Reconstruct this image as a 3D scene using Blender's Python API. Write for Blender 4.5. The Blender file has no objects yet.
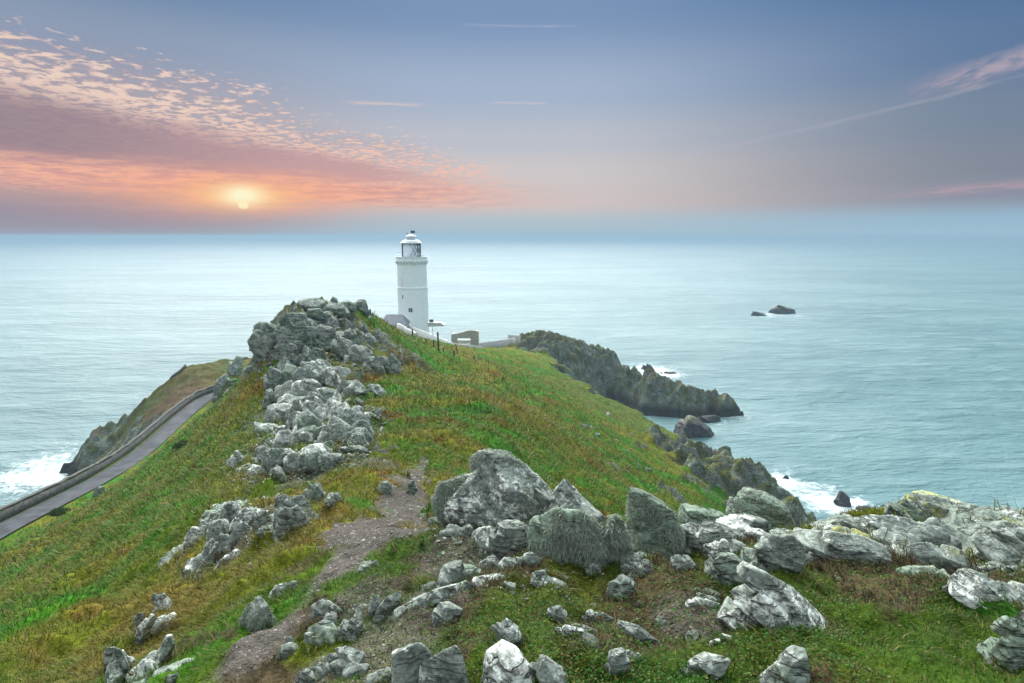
import bpy, bmesh, math, random
import numpy as np
from mathutils import Vector

R = math.radians
scene = bpy.context.scene
COL = scene.collection
rng = np.random.default_rng(7)
random.seed(7)

# ------------------------------------------------------------------ camera
F_PX, CAM_H, PITCH = 569.0, 60.0, R(10.5)
cam_data = bpy.data.cameras.new("camera")
cam_data.sensor_width = 36.0
cam_data.lens = 36.0 * F_PX / 1024.0
cam_data.clip_start = 0.05
cam_data.clip_end = 120000
cam = bpy.data.objects.new("camera", cam_data)
cam.location = (0, 0, CAM_H)
cam.rotation_euler = (R(90) - PITCH, 0, 0)
COL.objects.link(cam)
scene.camera = cam

# ------------------------------------------------------------------ view, render
scene.render.engine = 'CYCLES'
scene.view_settings.view_transform = 'Standard'
scene.view_settings.look = 'None'
scene.view_settings.exposure = 0.0
scene.view_settings.gamma = 1.0
scene.cycles.use_denoising = True
scene.cycles.max_bounces = 6
scene.cycles.diffuse_bounces = 3
scene.cycles.glossy_bounces = 3
scene.cycles.transmission_bounces = 3
scene.cycles.volume_bounces = 1
scene.cycles.sample_clamp_indirect = 6.0

SUN_AZ, SUN_EL = -24.7, 2.75          # degrees, azimuth to the right of +Y


def lin(r, g, b):
    def c(v):
        v /= 255.0
        return v / 12.92 if v <= 0.04045 else ((v + 0.055) / 1.055) ** 2.4
    return (c(r), c(g), c(b), 1.0)


class NT:
    """small helper that writes node trees"""
    def __init__(self, tree):
        self.t = tree
        tree.nodes.clear()

    def node(self, kind, **kw):
        n = self.t.nodes.new(kind)
        for k, v in kw.items():
            setattr(n, k, v)
        return n

    def set(self, sock, v):
        if v is None:
            return
        if isinstance(v, bpy.types.NodeSocket):
            self.t.links.new(v, sock)
        else:
            sock.default_value = v

    def m(self, op, a, b=None, c=None, clamp=False):
        n = self.node('ShaderNodeMath', operation=op, use_clamp=clamp)
        for s, v in zip(n.inputs, (a, b, c)):
            self.set(s, v)
        return n.outputs[0]

    def vm(self, op, a, b=None, out=0):
        n = self.node('ShaderNodeVectorMath', operation=op)
        self.set(n.inputs[0], a)
        if b is not None:
            self.set(n.inputs[1], b)
        return n.outputs[out]

    def mix(self, f, a, b, blend='MIX', clamp=False):
        n = self.node('ShaderNodeMix', data_type='RGBA', blend_type=blend)
        n.clamp_factor = True
        self.set(n.inputs['Factor'], f)
        self.set(n.inputs[6], a)
        self.set(n.inputs[7], b)
        return n.outputs[2]

    def ss(self, x, lo, hi):
        """smoothstep lo->hi (lo may exceed hi)"""
        n = self.node('ShaderNodeMapRange', interpolation_type='SMOOTHSTEP')
        n.clamp = True
        inv = False
        if not isinstance(lo, bpy.types.NodeSocket) and not isinstance(hi, bpy.types.NodeSocket) and lo > hi:
            lo, hi, inv = hi, lo, True
        self.set(n.inputs[0], x)
        self.set(n.inputs[1], lo)
        self.set(n.inputs[2], hi)
        n.inputs[3].default_value = 1.0 if inv else 0.0
        n.inputs[4].default_value = 0.0 if inv else 1.0
        return n.outputs[0]

    def ramp(self, fac, stops, interp='EASE'):
        n = self.node('ShaderNodeValToRGB')
        cr = n.color_ramp
        cr.interpolation = interp
        while len(cr.elements) < len(stops):
            cr.elements.new(0.5)
        for e, (p, c) in zip(cr.elements, stops):
            e.position = p
            e.color = c if len(c) == 4 else (*c, 1)
        self.set(n.inputs[0], fac)
        return n.outputs[0]

    def noise(self, vec, scale, detail=4, rough=0.55, dist=0.0, out=0):
        n = self.node('ShaderNodeTexNoise')
        self.set(n.inputs['Vector'], vec)
        n.inputs['Scale'].default_value = scale
        n.inputs['Detail'].default_value = detail
        n.inputs['Roughness'].default_value = rough
        n.inputs['Distortion'].default_value = dist
        return n.outputs[out]

    def comb(self, x, y, z):
        n = self.node('ShaderNodeCombineXYZ')
        for s, v in zip(n.inputs, (x, y, z)):
            self.set(s, v)
        return n.outputs[0]

    def sep(self, v):
        n = self.node('ShaderNodeSeparateXYZ')
        self.set(n.inputs[0], v)
        return n.outputs


# ------------------------------------------------------------------ sky
def make_world():
    w = bpy.data.worlds.new("World")
    scene.world = w
    w.use_nodes = True
    n = NT(w.node_tree)
    tc = n.node('ShaderNodeTexCoord').outputs['Generated']
    d = n.vm('NORMALIZE', tc)
    x, y, z = n.sep(d)
    el = n.m('MULTIPLY', n.m('ARCSINE', z), 180 / math.pi)
    az = n.m('MULTIPLY', n.m('ARCTAN2', x, y), 180 / math.pi)
    e01 = n.m('DIVIDE', el, 30.0, clamp=True)

    def st(*a):
        return [(e / 30.0, lin(*c)) for e, c in a]
    left = n.ramp(e01, st((0, (158, 178, 192)), (1.3, (152, 158, 174)), (3.0, (170, 152, 158)), (6, (182, 158, 158)),
                          (10, (172, 166, 174)), (15, (142, 156, 180)), (20, (102, 134, 170)), (27, (120, 140, 172))))
    mid = n.ramp(e01, st((0, (164, 190, 205)), (1.1, (176, 193, 204)), (3.2, (208, 196, 194)), (6, (205, 199, 200)),
                         (9, (188, 192, 203)), (13, (164, 180, 204)), (20, (122, 149, 185)), (27, (125, 155, 190))))
    right = n.ramp(e01, st((0, (162, 194, 212)), (1.1, (152, 186, 207)), (3.2, (140, 144, 160)), (5, (130, 138, 153)),
                           (9, (118, 134, 156)), (14, (94, 122, 158)), (20, (70, 110, 154)), (27, (85, 120, 160))))
    c = n.mix(n.ss(az, -36, -4), left, mid)
    c = n.mix(n.ss(az, 4, 42), c, right)

    # cirrocumulus deck seen from below: coordinates on a flat layer
    zz = n.m('ADD', n.m('MAXIMUM', z, 0.0), 0.05)
    lay = n.comb(n.m('DIVIDE', x, zz), n.m('DIVIDE', y, zz), 0.0)
    warp = n.noise(lay, 1.4, 3, out=1)
    layw = n.vm('ADD', lay, n.vm('SCALE', n.vm('SUBTRACT', warp, (0.5, 0.5, 0.5)), None))
    sc = layw.node
    sc.inputs[1].links[0].from_node.inputs[3].default_value = 0.35
    cells = n.noise(layw, 12.5, 5, 0.6)
    broad = n.noise(lay, 1.1, 3, 0.5)
    # upper edge of the deck falls from upper left to lower right
    edge = n.m('ADD', 15.2, n.m('MULTIPLY', n.m('ADD', az, 39.6), -0.22))
    edge = n.m('ADD', edge, n.m('MULTIPLY', n.m('SUBTRACT', broad, 0.5), 6.0))
    inside = n.ss(n.m('SUBTRACT', edge, el), -2.6, 3.2)
    thr = n.m('SUBTRACT', 0.64, n.m('MULTIPLY', inside, 0.25))
    puff = n.ss(n.m('SUBTRACT', cells, thr), 0.0, 0.17)
    puff = n.m('MULTIPLY', puff, n.ss(inside, 0.02, 0.25))
    lowfade = n.ss(el, 2.5, 5.0)
    puff = n.m('MULTIPLY', n.m('MULTIPLY', puff, lowfade), n.ss(az, 4, -6))
    warm = n.mix(n.ss(el, 4, 12), lin(246, 190, 168), lin(246, 218, 200))
    shade = n.m('MULTIPLY', n.ss(n.m('SUBTRACT', cells, thr), -0.10, 0.10), n.ss(inside, 0.2, 0.7))
    shade = n.m('MULTIPLY', n.m('MULTIPLY', shade, lowfade), n.ss(az, 0, -12))
    c = n.mix(n.m('MULTIPLY', shade, 0.45), c, lin(172, 148, 160))
    c = n.mix(n.m('MULTIPLY', puff, 0.80), c, warm)

    # solid mauve band under the deck
    str_v = n.comb(n.m('MULTIPLY', az, 0.16), n.m('MULTIPLY', el, 0.8), 0.0)
    wob = n.noise(str_v, 0.9, 5, 0.6)
    t = n.m('DIVIDE', n.m('ADD', az, 40.0), 33.0, clamp=True)
    ctr = n.m('ADD', n.m('SUBTRACT', 8.3, n.m('MULTIPLY', t, 3.0)), n.m('MULTIPLY', n.m('SUBTRACT', wob, 0.5), 2.2))
    half = n.m('SUBTRACT', 2.7, n.m('MULTIPLY', t, 2.1))
    dd = n.m('DIVIDE', n.m('SUBTRACT', el, ctr), half)
    band = n.m('MULTIPLY', n.ss(dd, 1.35, 0.3), n.ss(dd, -1.25, -0.7))
    band = n.m('MULTIPLY', band, n.ss(az, -3, -16))
    bcol = n.mix(n.ss(az, -42, -14), lin(148, 130, 142), lin(194, 158, 162))
    c = n.mix(n.m('MULTIPLY', band, 0.9), c, bcol)

    # glowing stripe between the mauve band and the grey bank on the horizon
    wob2 = n.noise(n.comb(n.m('MULTIPLY', az, 0.11), n.m('MULTIPLY', el, 1.5), 3.0), 1.0, 5, 0.6)
    elw = n.m('ADD', el, n.m('MULTIPLY', n.m('SUBTRACT', wob2, 0.5), 2.0))
    ct2 = n.m('SUBTRACT', 5.0, n.m('MULTIPLY', t, 1.2))
    sd = n.m('ABSOLUTE', n.m('SUBTRACT', elw, ct2))
    stripe = n.m('MULTIPLY', n.ss(sd, 1.9, 0.25), n.ss(az, 9, -16))
    tex = n.noise(n.comb(n.m('MULTIPLY', az, 0.35), n.m('MULTIPLY', el, 2.6), 9.0), 1.0, 6, 0.65)
    scol = n.mix(n.ss(tex, 0.38, 0.62), lin(204, 152, 152), lin(246, 184, 158))
    c = n.mix(n.m('MULTIPLY', stripe, 0.80), c, scol)
    bank = n.m('MULTIPLY', n.ss(elw, 3.1, 2.0), n.ss(az, -14, -34))
    c = n.mix(n.m('MULTIPLY', bank, 0.75), c, lin(154, 142, 156))

    # the sun low in the stripe
    sdir = (math.sin(R(SUN_AZ)) * math.cos(R(SUN_EL)), math.cos(R(SUN_AZ)) * math.cos(R(SUN_EL)), math.sin(R(SUN_EL)))
    da = n.m('SUBTRACT', az, SUN_AZ)
    de = n.m('SUBTRACT', el, SUN_EL + 0.75)

    def gauss(sa, se, dea=de):
        q = n.m('ADD', n.m('POWER', n.m('DIVIDE', n.m('ABSOLUTE', da), sa), 2.0),
                n.m('POWER', n.m('DIVIDE', n.m('ABSOLUTE', dea), se), 2.0))
        return n.m('EXPONENT', n.m('MULTIPLY', q, -1.0))
    c = n.mix(n.m('MULTIPLY', n.m('MULTIPLY', gauss(10.5, 1.9), n.m('ADD', 0.35, tex)), 0.85), c, lin(252, 172, 134))
    streak = n.m('ADD', 0.30, n.m('ADD', n.m('MULTIPLY', wob2, 0.9), n.m('MULTIPLY', tex, 0.7)))
    c = n.mix(n.m('MULTIPLY', n.m('MULTIPLY', gauss(3.9, 1.0), streak), 1.0), c, lin(255, 200, 140))
    c = n.mix(n.m('MULTIPLY', n.m('MULTIPLY', gauss(1.7, 0.8), streak), 1.0), c, lin(255, 246, 205))
    disc = n.ss(n.vm('DOT_PRODUCT', d, sdir, out=1), math.cos(R(0.5)), math.cos(R(0.33)))
    disc = n.m('MULTIPLY', disc, n.ss(el, 2.2, 2.6))
    c = n.mix(disc, c, lin(255, 240, 195))

    # thin streaks: condensation trails and small wisps
    def trail(a0, e0, a1, e1, w, amt, col, grain=0.35):
        nonlocal c
        L2 = (a1 - a0) ** 2 + (e1 - e0) ** 2
        L = math.sqrt(L2)
        u = n.m('DIVIDE', n.m('ADD', n.m('MULTIPLY', n.m('SUBTRACT', az, a0), a1 - a0),
                              n.m('MULTIPLY', n.m('SUBTRACT', el, e0), e1 - e0)), L2)
        v = n.m('DIVIDE', n.m('ADD', n.m('MULTIPLY', n.m('SUBTRACT', az, a0), -(e1 - e0)),
                              n.m('MULTIPLY', n.m('SUBTRACT', el, e0), a1 - a0)), L)
        br = n.noise(n.comb(n.m('MULTIPLY', u, L * grain), n.m('MULTIPLY', v, 1.6 / max(w, .3)), 5.0 + a0), 1.0, 4, 0.6)
        vv = n.m('ADD', v, n.m('MULTIPLY', n.m('SUBTRACT', br, 0.5), w * 1.6))
        f = n.m('MULTIPLY', n.ss(n.m('ABSOLUTE', vv), w, 0.0), n.m('MULTIPLY', n.ss(u, 0.0, 0.35), n.ss(u, 1.0, 0.75)))
        f = n.m('MULTIPLY', n.m('MULTIPLY', f, n.ss(br, 0.25, 0.6)), amt)
        c = n.mix(f, c, col)
    trail(9, 6.2, 46, 12.2, 0.28, 0.26, lin(190, 184, 194))
    trail(32, 10.8, 48, 14.2, 1.2, 0.62, lin(200, 178, 186), 0.5)
    trail(31, 3.2, 49, 4.2, 0.55, 0.5, lin(198, 164, 172), 0.4)
    trail(-16.5, 11.9, -7.2, 11.9, 0.28, 0.6, lin(228, 205, 198))
    trail(-3.0, 12.3, 4.0, 12.2, 0.15, 0.5, lin(222, 205, 205))
    trail(-6, 18.6, 7, 18.4, 0.16, 0.35, lin(200, 200, 215))

    # the upper sky, made bright out of view to light the land, with the clear-sky model under it
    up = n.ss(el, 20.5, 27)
    sk = n.node('ShaderNodeTexSky', sky_type='NISHITA')
    sk.sun_disc = False
    sk.sun_elevation = R(SUN_EL)
    sk.sun_rotation = R(SUN_AZ)
    sk.altitude = 60
    nish = n.vm('SCALE', sk.outputs[0])
    nish.node.inputs[3].default_value = 0.12
    lobe_dir = (math.sin(R(-12)) * math.cos(R(29)), math.cos(R(-12)) * math.cos(R(29)), math.sin(R(29)))  # bright lobe added above the view to whiten the sea and light the land
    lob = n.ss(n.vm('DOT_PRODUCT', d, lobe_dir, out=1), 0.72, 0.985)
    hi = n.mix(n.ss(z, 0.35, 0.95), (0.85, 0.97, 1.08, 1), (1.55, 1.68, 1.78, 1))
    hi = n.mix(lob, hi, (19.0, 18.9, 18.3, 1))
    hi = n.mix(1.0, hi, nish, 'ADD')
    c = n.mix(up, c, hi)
    bg = n.node('ShaderNodeBackground')
    n.set(bg.inputs[0], c)
    bg.inputs[1].default_value = 1.0
    o = n.node('ShaderNodeOutputWorld')
    n.t.links.new(bg.outputs[0], o.inputs[0])


make_world()

sun_d = bpy.data.lights.new("sun", 'SUN')
sun_d.energy = 0.3
sun_d.angle = R(30)
sun_d.color = (1.0, 0.74, 0.55)
sun = bpy.data.objects.new("sun", sun_d)
_sv = Vector((math.sin(R(SUN_AZ)) * math.cos(R(SUN_EL + 3)), math.cos(R(SUN_AZ)) * math.cos(R(SUN_EL + 3)), math.sin(R(SUN_EL + 3))))
sun.rotation_euler = _sv.to_track_quat('Z', 'Y').to_euler()
sun.location = _sv * 500
COL.objects.link(sun)


# ------------------------------------------------------------------ numpy noise
def _h(ix, iy, iz, seed):
    with np.errstate(over='ignore'):
        h = (ix.astype(np.uint32) * np.uint32(374761393) + iy.astype(np.uint32) * np.uint32(668265263)
             + iz.astype(np.uint32) * np.uint32(2246822519) + np.uint32(seed * 3266489917 % 4294967296))
        h = (h ^ (h >> np.uint32(13))) * np.uint32(1274126177)
        h = h ^ (h >> np.uint32(16))
        h = h * np.uint32(2654435761)
        return h ^ (h >> np.uint32(15))


_G3 = np.random.default_rng(1).normal(size=(256, 3))
_G3 /= np.linalg.norm(_G3, axis=1)[:, None]
_G2 = np.stack([np.cos(np.arange(256) * 2 * np.pi / 256), np.sin(np.arange(256) * 2 * np.pi / 256)], 1)


def noise3(p, seed=0):
    i = np.floor(p).astype(np.int64)
    f = p - i
    u = f * f * f * (f * (f * 6 - 15) + 10)
    out = np.zeros(len(p))
    for dx in (0, 1):
        wx = u[:, 0] if dx else 1 - u[:, 0]
        for dy in (0, 1):
            wy = u[:, 1] if dy else 1 - u[:, 1]
            for dz in (0, 1):
                wz = u[:, 2] if dz else 1 - u[:, 2]
                g = _G3[_h(i[:, 0] + dx, i[:, 1] + dy, i[:, 2] + dz, seed) & np.uint32(255)]
                out += wx * wy * wz * (g[:, 0] * (f[:, 0] - dx) + g[:, 1] * (f[:, 1] - dy) + g[:, 2] * (f[:, 2] - dz))
    return out * 1.5


def noise2(x, y, seed=0):
    ix = np.floor(x).astype(np.int64)
    iy = np.floor(y).astype(np.int64)
    fx, fy = x - ix, y - iy
    ux = fx * fx * fx * (fx * (fx * 6 - 15) + 10)
    uy = fy * fy * fy * (fy * (fy * 6 - 15) + 10)
    out = np.zeros(x.shape)
    iz = np.zeros_like(ix)
    for dx in (0, 1):
        wx = ux if dx else 1 - ux
        for dy in (0, 1):
            wy = uy if dy else 1 - uy
            g = _G2[_h(ix + dx, iy + dy, iz, seed) & np.uint32(255)]
            out += wx * wy * (g[..., 0] * (fx - dx) + g[..., 1] * (fy - dy))
    return out * 1.6


def fbm2(x, y, octv=4, seed=0, gain=0.5):
    a, s, t = 1.0, 0.0, 0.0
    for k in range(octv):
        s = s + a * noise2(x * 2 ** k + 17.3 * k, y * 2 ** k - 9.1 * k, seed + k)
        t += a
        a *= gain
    return s / t


def fbm3(p, octv=4, seed=0, gain=0.5):
    a, s, t = 1.0, 0.0, 0.0
    for k in range(octv):
        s = s + a * noise3(p * 2 ** k + 7.7 * k, seed + k)
        t += a
        a *= gain
    return s / t


def sstep(x, lo, hi):
    t = np.clip((x - lo) / (hi - lo), 0, 1)
    return t * t * (3 - 2 * t)


# ------------------------------------------------------------------ the land
SP, CP = math.sin(PITCH), math.cos(PITCH)


def ray(px, py):
    u, v = (px - 512) / F_PX, (341.5 - py) / F_PX
    return np.array([u, CP + v * SP, -SP + v * CP])


def at(px, py, Y):
    """where the sight line through a picture point stands at the distance Y in front of the viewpoint"""
    r = ray(px, py)
    return r * (Y / r[1]) + np.array([0, 0, CAM_H])


ctrl = []
for px, py, Y in [
    # left slope
    (0, 683, 4.0), (0, 640, 9.5), (0, 600, 20), (0, 560, 40), (0, 545, 53),
    (100, 683, 2.5), (100, 640, 4.6), (100, 600, 8.5), (100, 560, 18), (100, 520, 38), (100, 494, 65),
    (200, 683, 2.2), (200, 640, 3.0), (200, 600, 4.4), (200, 560, 7.0), (200, 520, 11.5), (200, 480, 20), (200, 440, 42), (200, 418, 68),
    (150, 500, 29), (150, 465, 62), (50, 560, 30), (50, 525, 55),
    # saddle and path
    (300, 683, 2.0), (300, 600, 3.0), (300, 560, 4.2), (300, 520, 6.2), (300, 480, 11), (290, 440, 21), (280, 410, 31), (262, 392, 40),
    (240, 430, 33), (230, 400, 48), (300, 380, 42), (300, 350, 46), (262, 350, 47),
    (400, 683, 1.85), (400, 600, 2.6), (400, 560, 3.4), (400, 520, 5.0), (400, 480, 9.5), (420, 440, 19), (400, 410, 29), (400, 380, 42),
    (400, 350, 58), (398, 332, 74), (350, 470, 13), (350, 430, 23), (350, 390, 36), (350, 360, 44), (350, 330, 51),
    (290, 314, 51), (330, 307, 54), (360, 308, 57), (378, 318, 64),
    # far slope
    (450, 430, 23), (450, 400, 36), (450, 375, 60), (440, 348, 96), (470, 356, 104), (420, 340, 84),
    (500, 683, 1.75), (500, 600, 2.4), (500, 560, 3.1), (500, 525, 4.0), (500, 440, 25), (500, 400, 40), (500, 370, 74), (500, 352, 122),
    (550, 480, 26), (560, 440, 40), (560, 400, 72), (518, 352, 133), (581, 389, 120), (633, 418, 110), (682, 444, 103), (716, 459, 98),
    (600, 500, 27), (600, 470, 42), (600, 440, 64), (650, 490, 50), (650, 455, 78), (700, 490, 70), (700, 470, 86), (760, 488, 86), (812, 520, 82),
    (740, 510, 76),
    # near ledge
    (600, 683, 1.7), (600, 600, 2.4), (600, 560, 3.0), (600, 535, 3.7), (700, 683, 1.7), (700, 600, 2.3), (700, 560, 2.9), (700, 530, 3.8),
    (800, 683, 1.65), (800, 600, 2.3), (800, 550, 3.2), (800, 522, 4.3), (900, 683, 1.6), (900, 600, 2.3), (900, 550, 3.2), (900, 517, 4.6),
    (1000, 683, 1.6), (1000, 600, 2.4), (1000, 545, 3.5), (1000, 522, 4.6),
]:
    p = at(px, py, Y)
    ctrl.append((p[0], p[1], p[2] - CAM_H))
ctrl += [  # ground hidden from the viewpoint, and beyond its edges (x, y, z below the eye)
    (0.6, 8, -5.2), (2.0, 8, -5.4), (3.6, 8.5, -6.2), (5.2, 8, -6.6), (7, 7.2, -7.4), (8, 20, -14), (15, 28, -20), (22, 30, -25), (30, 28, -29),
    (0, 5.5, -3.3), (-0.4, 12, -6.2), (26, 60, -34), (40, 60, -42),
    (-1.6, 0.6, -1.9), (1.6, 0.5, -1.3), (0, 0.5, -1.45), (-8, 1, -5.5), (9, 1, -5), (30, 2, -26), (-30, 4, -19), (4, 1.2, -1.6), (5.5, 4.2, -3.0),
    (-60, 5, -34), (50, 2, -42),
    (-44, 45, -27), (-36, 75, -27), (-48, 95, -31), (-40, 120, -32), (-56, 130, -35), (-66, 140, -36),
    (-84, 150, -32), (-77, 150, -32.5), (-70, 165, -36), (-95, 145, -40), (-106, 142, -47), (-114, 138, -55), (-78, 118, -40), (-84, 114, -46), (-60, 160, -36),
    (-90, 128, -46), (-98, 134, -51),
    (-26.7, 150, -28), (-20, 140, -27.5), (-34, 140, -27), (-10, 140, -28), (-26, 120, -22), (-22, 100, -17), (-40, 160, -31), (-24, 75, -13.5),
    (-18, 66, -9.5), (0, 150, -29.8), (-26, 172, -33), (0, 170, -33.5), (-10, 185, -37),
    (8.5, 190, -34), (19.4, 197, -37.5), (30.6, 205, -42.6), (40.8, 212, -47), (10, 160, -32.5), (14, 175, -33.2), (22, 182, -38), (30, 195, -43),
    (43, 192, -45.5), (53, 190, -50.5), (62, 188, -53.5), (72, 188, -56), (-20, 215, -46), (-5, 205, -42), (48, 208, -50),
]
ctrl = np.array(ctrl)
ROAD = np.array([(-50.5, 30, -28.6), (-52.5, 42, -29.8), (-54.7, 56, -31), (-56.8, 73.6, -33), (-59.3, 87, -34), (-65, 111, -34.5), (-66, 122, -34.6), (-60, 134, -34.4), (-48, 142, -33), (-36, 147, -29.5)])
COAST = np.array([(-95, -60), (-88, 20), (-82, 50), (-84, 78), (-88, 98), (-94, 113), (-105, 127), (-117, 138), (-117, 142), (-113, 147),
                  (-105, 153), (-98, 161), (-90, 172), (-78, 182), (-60, 192), (-45, 205), (-25, 225), (10, 235), (35, 236), (50, 226), (44, 217),
                  (50, 209), (58, 201), (70, 196), (80, 190), (78, 184.5), (66, 182), (60.8, 180.5), (52.7, 183), (43, 186), (40, 196), (36, 202), (31, 188), (28, 170), (24, 152), (24, 138),
                  (31, 130), (39, 120), (47, 111), (54, 99), (57, 89), (53, 77), (56, 60), (64, 40), (72, 10), (75, -60)], float)


def polar(x, y):
    return np.arctan2(x, y), 0.5 * np.log(x * x + y * y)


_ca, _cl = polar(ctrl[:, 0], ctrl[:, 1])
_ct = ctrl[:, 2] / np.exp(_cl)
_C = 0.06


def _fit():
    n = len(ctrl)
    D = np.sqrt((1.6 * (_ca[:, None] - _ca[None])) ** 2 + (_cl[:, None] - _cl[None]) ** 2 + _C ** 2)
    P = np.stack([np.ones(n), _ca, _cl], 1)
    A = np.zeros((n + 3, n + 3))
    A[:n, :n] = D + np.eye(n) * -0.004
    A[:n, n:] = P
    A[n:, :n] = P.T
    return np.linalg.solve(A, np.concatenate([_ct, np.zeros(3)]))


_wt = _fit()


def base_land(x, y):
    a, l = polar(x, y)
    out = np.zeros(x.shape)
    n = len(ctrl)
    for i in range(n):
        out += _wt[i] * np.sqrt((1.6 * (a - _ca[i])) ** 2 + (l - _cl[i]) ** 2 + _C ** 2)
    out += _wt[n] + _wt[n + 1] * a + _wt[n + 2] * l
    return out * np.exp(l)


def seg_dist(x, y, pts, vals=None, closed=False):
    best = np.full(x.shape, 1e9)
    bv = np.zeros(x.shape)
    m = len(pts)
    for i in range(m if closed else m - 1):
        a, b = pts[i][:2], pts[(i + 1) % m][:2]
        dx, dy = b[0] - a[0], b[1] - a[1]
        t = np.clip(((x - a[0]) * dx + (y - a[1]) * dy) / (dx * dx + dy * dy), 0, 1)
        dd = np.hypot(x - a[0] - t * dx, y - a[1] - t * dy)
        k = dd < best
        best = np.where(k, dd, best)
        if vals is not None:
            bv = np.where(k, vals[i] + t * (vals[(i + 1) % m] - vals[i]), bv)
    return best, bv


def inside_poly(x, y, pts):
    c = np.zeros(x.shape, bool)
    m = len(pts)
    for i in range(m):
        x0, y0 = pts[i]
        x1, y1 = pts[(i + 1) % m]
        if y0 == y1:
            continue
        k = ((y0 > y) != (y1 > y)) & (x < (x1 - x0) * (y - y0) / (y1 - y0) + x0)
        c ^= k
    return c


def coast_sd(x, y):
    dd, _ = seg_dist(x, y, COAST, closed=True)
    return np.where(inside_poly(x, y, COAST), dd, -dd)


# worn footpath: (px, py, Y, half width in metres)
_pp = [(248, 640, 2.5, .10), (268, 622, 2.7, .13), (300, 600, 3.0, .01), (340, 572, 3.6, .13), (372, 545, 4.2, .40), (390, 518, 5.2, .58), (406, 492, 7.7, .36), (416, 465, 12.5, .26), (424, 446, 17, .12)]
PATH = np.array([at(a, b, c)[:2] for a, b, c, _ in _pp])
PATHW = np.array([w for *_, w in _pp])

# bare stony ground patches (centre px, py, Y, radius m)
STONY = [(330, 470, 13, 2.0), (320, 430, 23, 3.0), (300, 400, 34, 4.0), (260, 520, 6.8, .9), (330, 650, 2.2, .22), (380, 640, 2.25, .3),
         (640, 545, 3.4, .35), (560, 540, 3.6, .4), (440, 600, 2.5, .25), (470, 560, 3.2, .35), (355, 610, 2.75, .25), (700, 620, 2.2, .2)]
# where bedrock itself comes to the surface near the viewpoint
BEDROCK = [(770, 530, 3.9, .42), (840, 540, 3.75, .45), (905, 530, 4.1, .55), (975, 532, 4.1, .55), (1020, 555, 3.5, .4), (720, 528, 3.9, .35), (940, 508, 4.7, .6), (840, 515, 4.4, .4),
           (1010, 512, 4.9, .6), (880, 560, 3.3, .2), (960, 575, 3.0, .2), (690, 520, 4.0, .3), (760, 505, 4.4, .3), (1060, 530, 4.3, .6),
           (215, 535, 9.0, .8), (240, 515, 10.5, .6), (228, 560, 7.0, .4), (292, 520, 6.4, .35), (122, 660, 2.6, .16), (145, 630, 3.2, .12), (168, 640, 2.9, .12)]


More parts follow.
